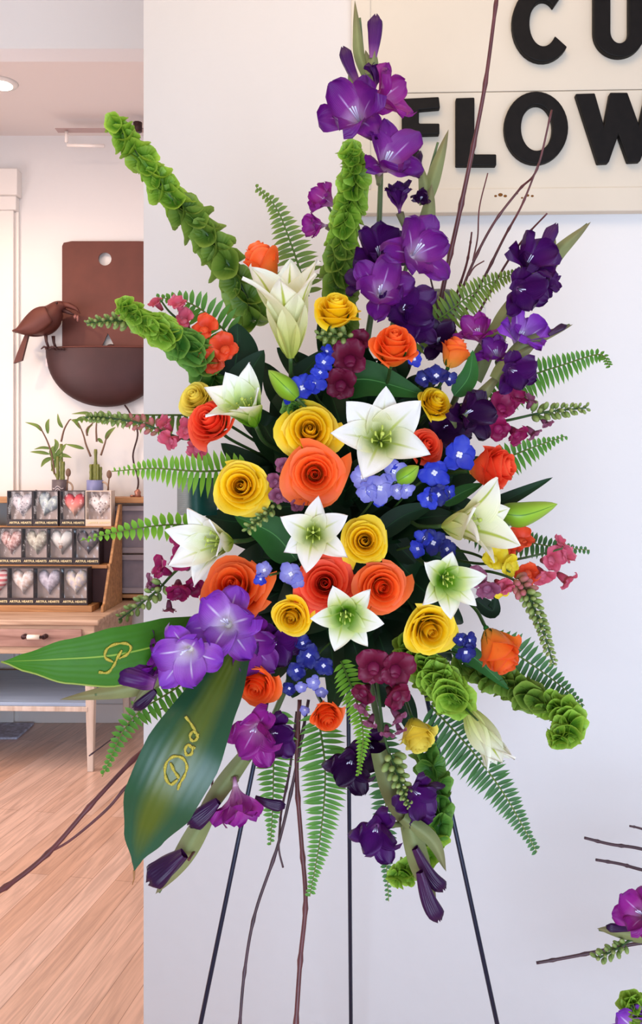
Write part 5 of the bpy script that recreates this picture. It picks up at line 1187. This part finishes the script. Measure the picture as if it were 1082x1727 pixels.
lf, fnA = big_leaf([(360, 1058, 1.17), (280, 1085, 1.14), (190, 1105, 1.11), (90, 1112, 1.09), (2, 1116, 1.09)], [(0, 26, 24), (.25, 46, 42), (.5, 52, 44), (.7, 40, 30), (.88, 18, 12), (1, 0, 0)], LM, 'broad green leaf pointing left with a gold glitter letter P')
mb = MB(); mb.tube([fnA(1 if fnA(1, .5).z < fnA(-1, .5).z else -1, t, 0) for t in [x/30 for x in range(31)]], .0012, 6); part('pale_edge', mb, plain('leaf_edge', '#8a9c3c', .5), lf)
# find leaf-surface coordinates for pixels
def proj(p): return (CX+F*p.x/p.y, CY-F*(p.z-EYE)/p.y)
def inv(fn, px, py):
    best = None
    for t_ in range(0, 101):
        for s_ in range(-20, 21):
            x, y = proj(fn(s_/20, t_/100)); e = (x-px)**2+(y-py)**2
            if best is None or e < best[0]: best = (e, s_/20, t_/100)
    _, s, t = best; h = .02
    for _ in range(14):
        for ds, dt in ((h, 0), (-h, 0), (0, h), (0, -h)):
            x, y = proj(fn(max(-1, min(1, s+ds)), max(0, min(1, t+dt)))); e = (x-px)**2+(y-py)**2
            if e < best[0]: best = (e, s+ds, t+dt)
        if (best[1], best[2]) == (s, t): h /= 2
        _, s, t = best
    return (t, s)
def P2(fn, pl): return [inv(fn, x, y) for x, y in pl]
glitter_text(lf, fnA, [('letter', [P2(fnA, [(205, 1096), (196, 1112), (190, 1124), (180, 1134), (166, 1133)]), P2(fnA, [(190, 1116), (177, 1108), (180, 1094), (195, 1086), (212, 1085), (220, 1092), (214, 1103), (200, 1110)])])])
lf, fnB = big_leaf([(405, 1085, 1.17), (365, 1165, 1.12), (318, 1250, 1.08), (270, 1340, 1.07), (240, 1410, 1.09), (226, 1470, 1.11)], [(0, 24, 24), (.2, 44, 44), (.45, 64, 60), (.65, 60, 54), (.82, 34, 30), (.94, 8, 8), (1, 0, 0)], LMB, 'broad dark green leaf hanging down with gold glitter lettering Dad')
mb = MB(); mb.tube([W(226, 1468, 1.11), W(226, 1482, 1.112), W(223, 1492, 1.114)], [.0016, .001, .0006], 5); part('dry_tip', mb, plain('dry_tip', '#9a6a3c', .7), lf)
glitter_text(lf, fnB, [
 ('letter', [P2(fnB, [(287, 1286), (294, 1300), (302, 1312)]), P2(fnB, [(300, 1314), (288, 1322), (279, 1308), (280, 1288), (292, 1276), (307, 1278), (315, 1291), (312, 1306), (304, 1320), (300, 1331)])]),
 ('letter', [P2(fnB, [(324, 1262), (317, 1256), (312, 1264), (315, 1273), (323, 1271), (325, 1261), (329, 1262)])]),
 ('letter', [P2(fnB, [(332, 1238), (325, 1234), (320, 1242), (324, 1250), (331, 1247), (333, 1238)]), P2(fnB, [(334, 1246), (330, 1236), (322, 1222), (312, 1209)])])])

# ================================================================ twigs
twig([(735, 545), (752, 460), (772, 370), (795, 260), (818, 140), (838, -10)], 1.34, 1.20, 5, 3, 'thickest reddish twig rising past the sign to the top edge', 'twig')
twig([(690, 620), (688, 540), (686, 480)], 1.33, 1.22, 2.5, 2, 'short thin twig in front of the large purple bloom', 'twig_dark')
twig([(760, 600), (738, 520), (722, 455)], 1.33, 1.22, 2.5, 1.5, 'thin twig crossing the grey cap', 'twig_dark')
twig([(755, 560), (790, 460), (830, 380), (875, 320), (905, 285), (930, 185)], 1.34, 1.22, 2.8, 1.6, 'slim forked twig crossing the letter O of the sign', 'twig',
     [[(797, 440), (805, 400), (808, 350), (822, 292)], [(790, 465), (800, 450), (816, 440)]])
twig([(775, 540), (815, 470), (850, 400), (880, 345), (908, 275)], 1.34, 1.23, 3, 1.5, 'thin twig leaning right below the letter O of the sign', 'twig')
twig([(800, 540), (850, 450), (885, 400), (922, 360)], 1.33, 1.24, 2.5, 1.5, 'shortest twig ending above the right gladiolus', 'twig')
twig([(765, 510), (785, 450), (792, 415), (795, 392)], 1.33, 1.24, 2.5, 1.5, 'small upright twig stub beside the forked twig', 'twig')
twig([(505, 1180), (500, 1300), (508, 1420), (515, 1520), (506, 1620), (498, 1740)], 1.33, 1.20, 4, 4, 'long red-brown twig hanging to the bottom edge beside the longest fern', 'twig')
twig([(520, 1180), (500, 1290), (470, 1420), (430, 1540), (412, 1640), (403, 1740)], 1.33, 1.21, 3, 2.6, 'long curved twig hanging to the bottom edge left of the red-brown one', 'twig_dark', [[(472, 1380), (470, 1430), (477, 1463)]])
twig([(500, 1200), (488, 1300), (474, 1370), (471, 1410)], 1.33, 1.23, 2.5, 1.8, 'short dark twig between the two hanging fern fronds', 'twig_dark')
twig([(400, 1180), (330, 1200), (245, 1262), (160, 1350), (80, 1440), (0, 1502), (-60, 1530)], 1.33, 1.10, 4, 5, 'thick red twig reaching down to the left edge over the wooden floor', 'twig', [[(78, 1440), (120, 1416), (180, 1365), (215, 1325), (262, 1290)]])
twig([(380, 1150), (300, 1195), (275, 1195), (235, 1210), (190, 1245), (150, 1275)], 1.32, 1.20, 1.5, 1.2, 'hair-thin dark twig along the pale curled fern', 'twig_dark')
twig([(380, 1180), (362, 1250), (355, 1350), (335, 1420), (318, 1450)], 1.32, 1.15, 2, 2.5, 'thin reddish twig behind the hanging left gladiolus', 'twig')

# ================================================================ neighbouring spray at the right edge
for pts, r, lab in (([(985, 1413), (1030, 1424), (1082, 1432), (1180, 1460)], 3, 'upper long dark twig of the neighbouring spray at the right edge'), ([(1004, 1450), (1045, 1457), (1082, 1467), (1180, 1490)], 3, 'second dark twig of the neighbouring spray, just below the upper one'), ([(1061, 1393), (1082, 1398), (1150, 1420)], 2.2, 'shortest twig tip at the right edge above the others'), ([(904, 1624), (960, 1614), (1030, 1600), (1082, 1590), (1180, 1580)], 3.2, 'lowest dark twig of the neighbouring spray, pointing left')):
    twig(pts, 1.45, 1.45, r*.8, r, lab, 'twig_dark')
g, p = gladiolus([(1200, 1600), (1120, 1585), (1070, 1578), (1010, 1568)], 1.45, 1.42, 'gladiolus of the neighbouring spray with a brownish sheath at the right edge', 6)
sheath(g, [(1130, 1585), (1070, 1578), (1006, 1566)], 16, 1.41); glad_bud(g, [(1060, 1568), (1040, 1565), (1022, 1563)], 7, 1.40, 'glad_deep', 20)
glad_bloom(g, 1078, 1542, 44, 1.38, (-.5, .4, .6), 'glad_magenta', 0, .9, 0, W(1100, 1580, 1.42))
snapdragon([(1120, 1600), (1070, 1585), (1040, 1600), (1005, 1618)], 1.43, 1.40, 'small green snapdragon tip hanging on the neighbouring spray', (), (.5, 1), (7, 6), seed=12)
bells([(1140, 1760), (1095, 1725), (1062, 1692)], 1.42, 1.38, 40, 26, 'bells of Ireland tip in the bottom right corner', 'bells', step=18, per=5, seed=8, tipmat='bells_light')
g, p = gladiolus([(1150, 1790), (1100, 1760), (1060, 1740)], 1.45, 1.40, 'violet gladiolus bloom in the bottom right corner', 5)
glad_bloom(g, 1070, 1738, 44, 1.37, (-.3, .4, .8), 'glad_violet', 1, .95, 0)
glad_bloom(g, 1110, 1760, 44, 1.39, (0, .3, .9), 'glad', 2, .95, 0)
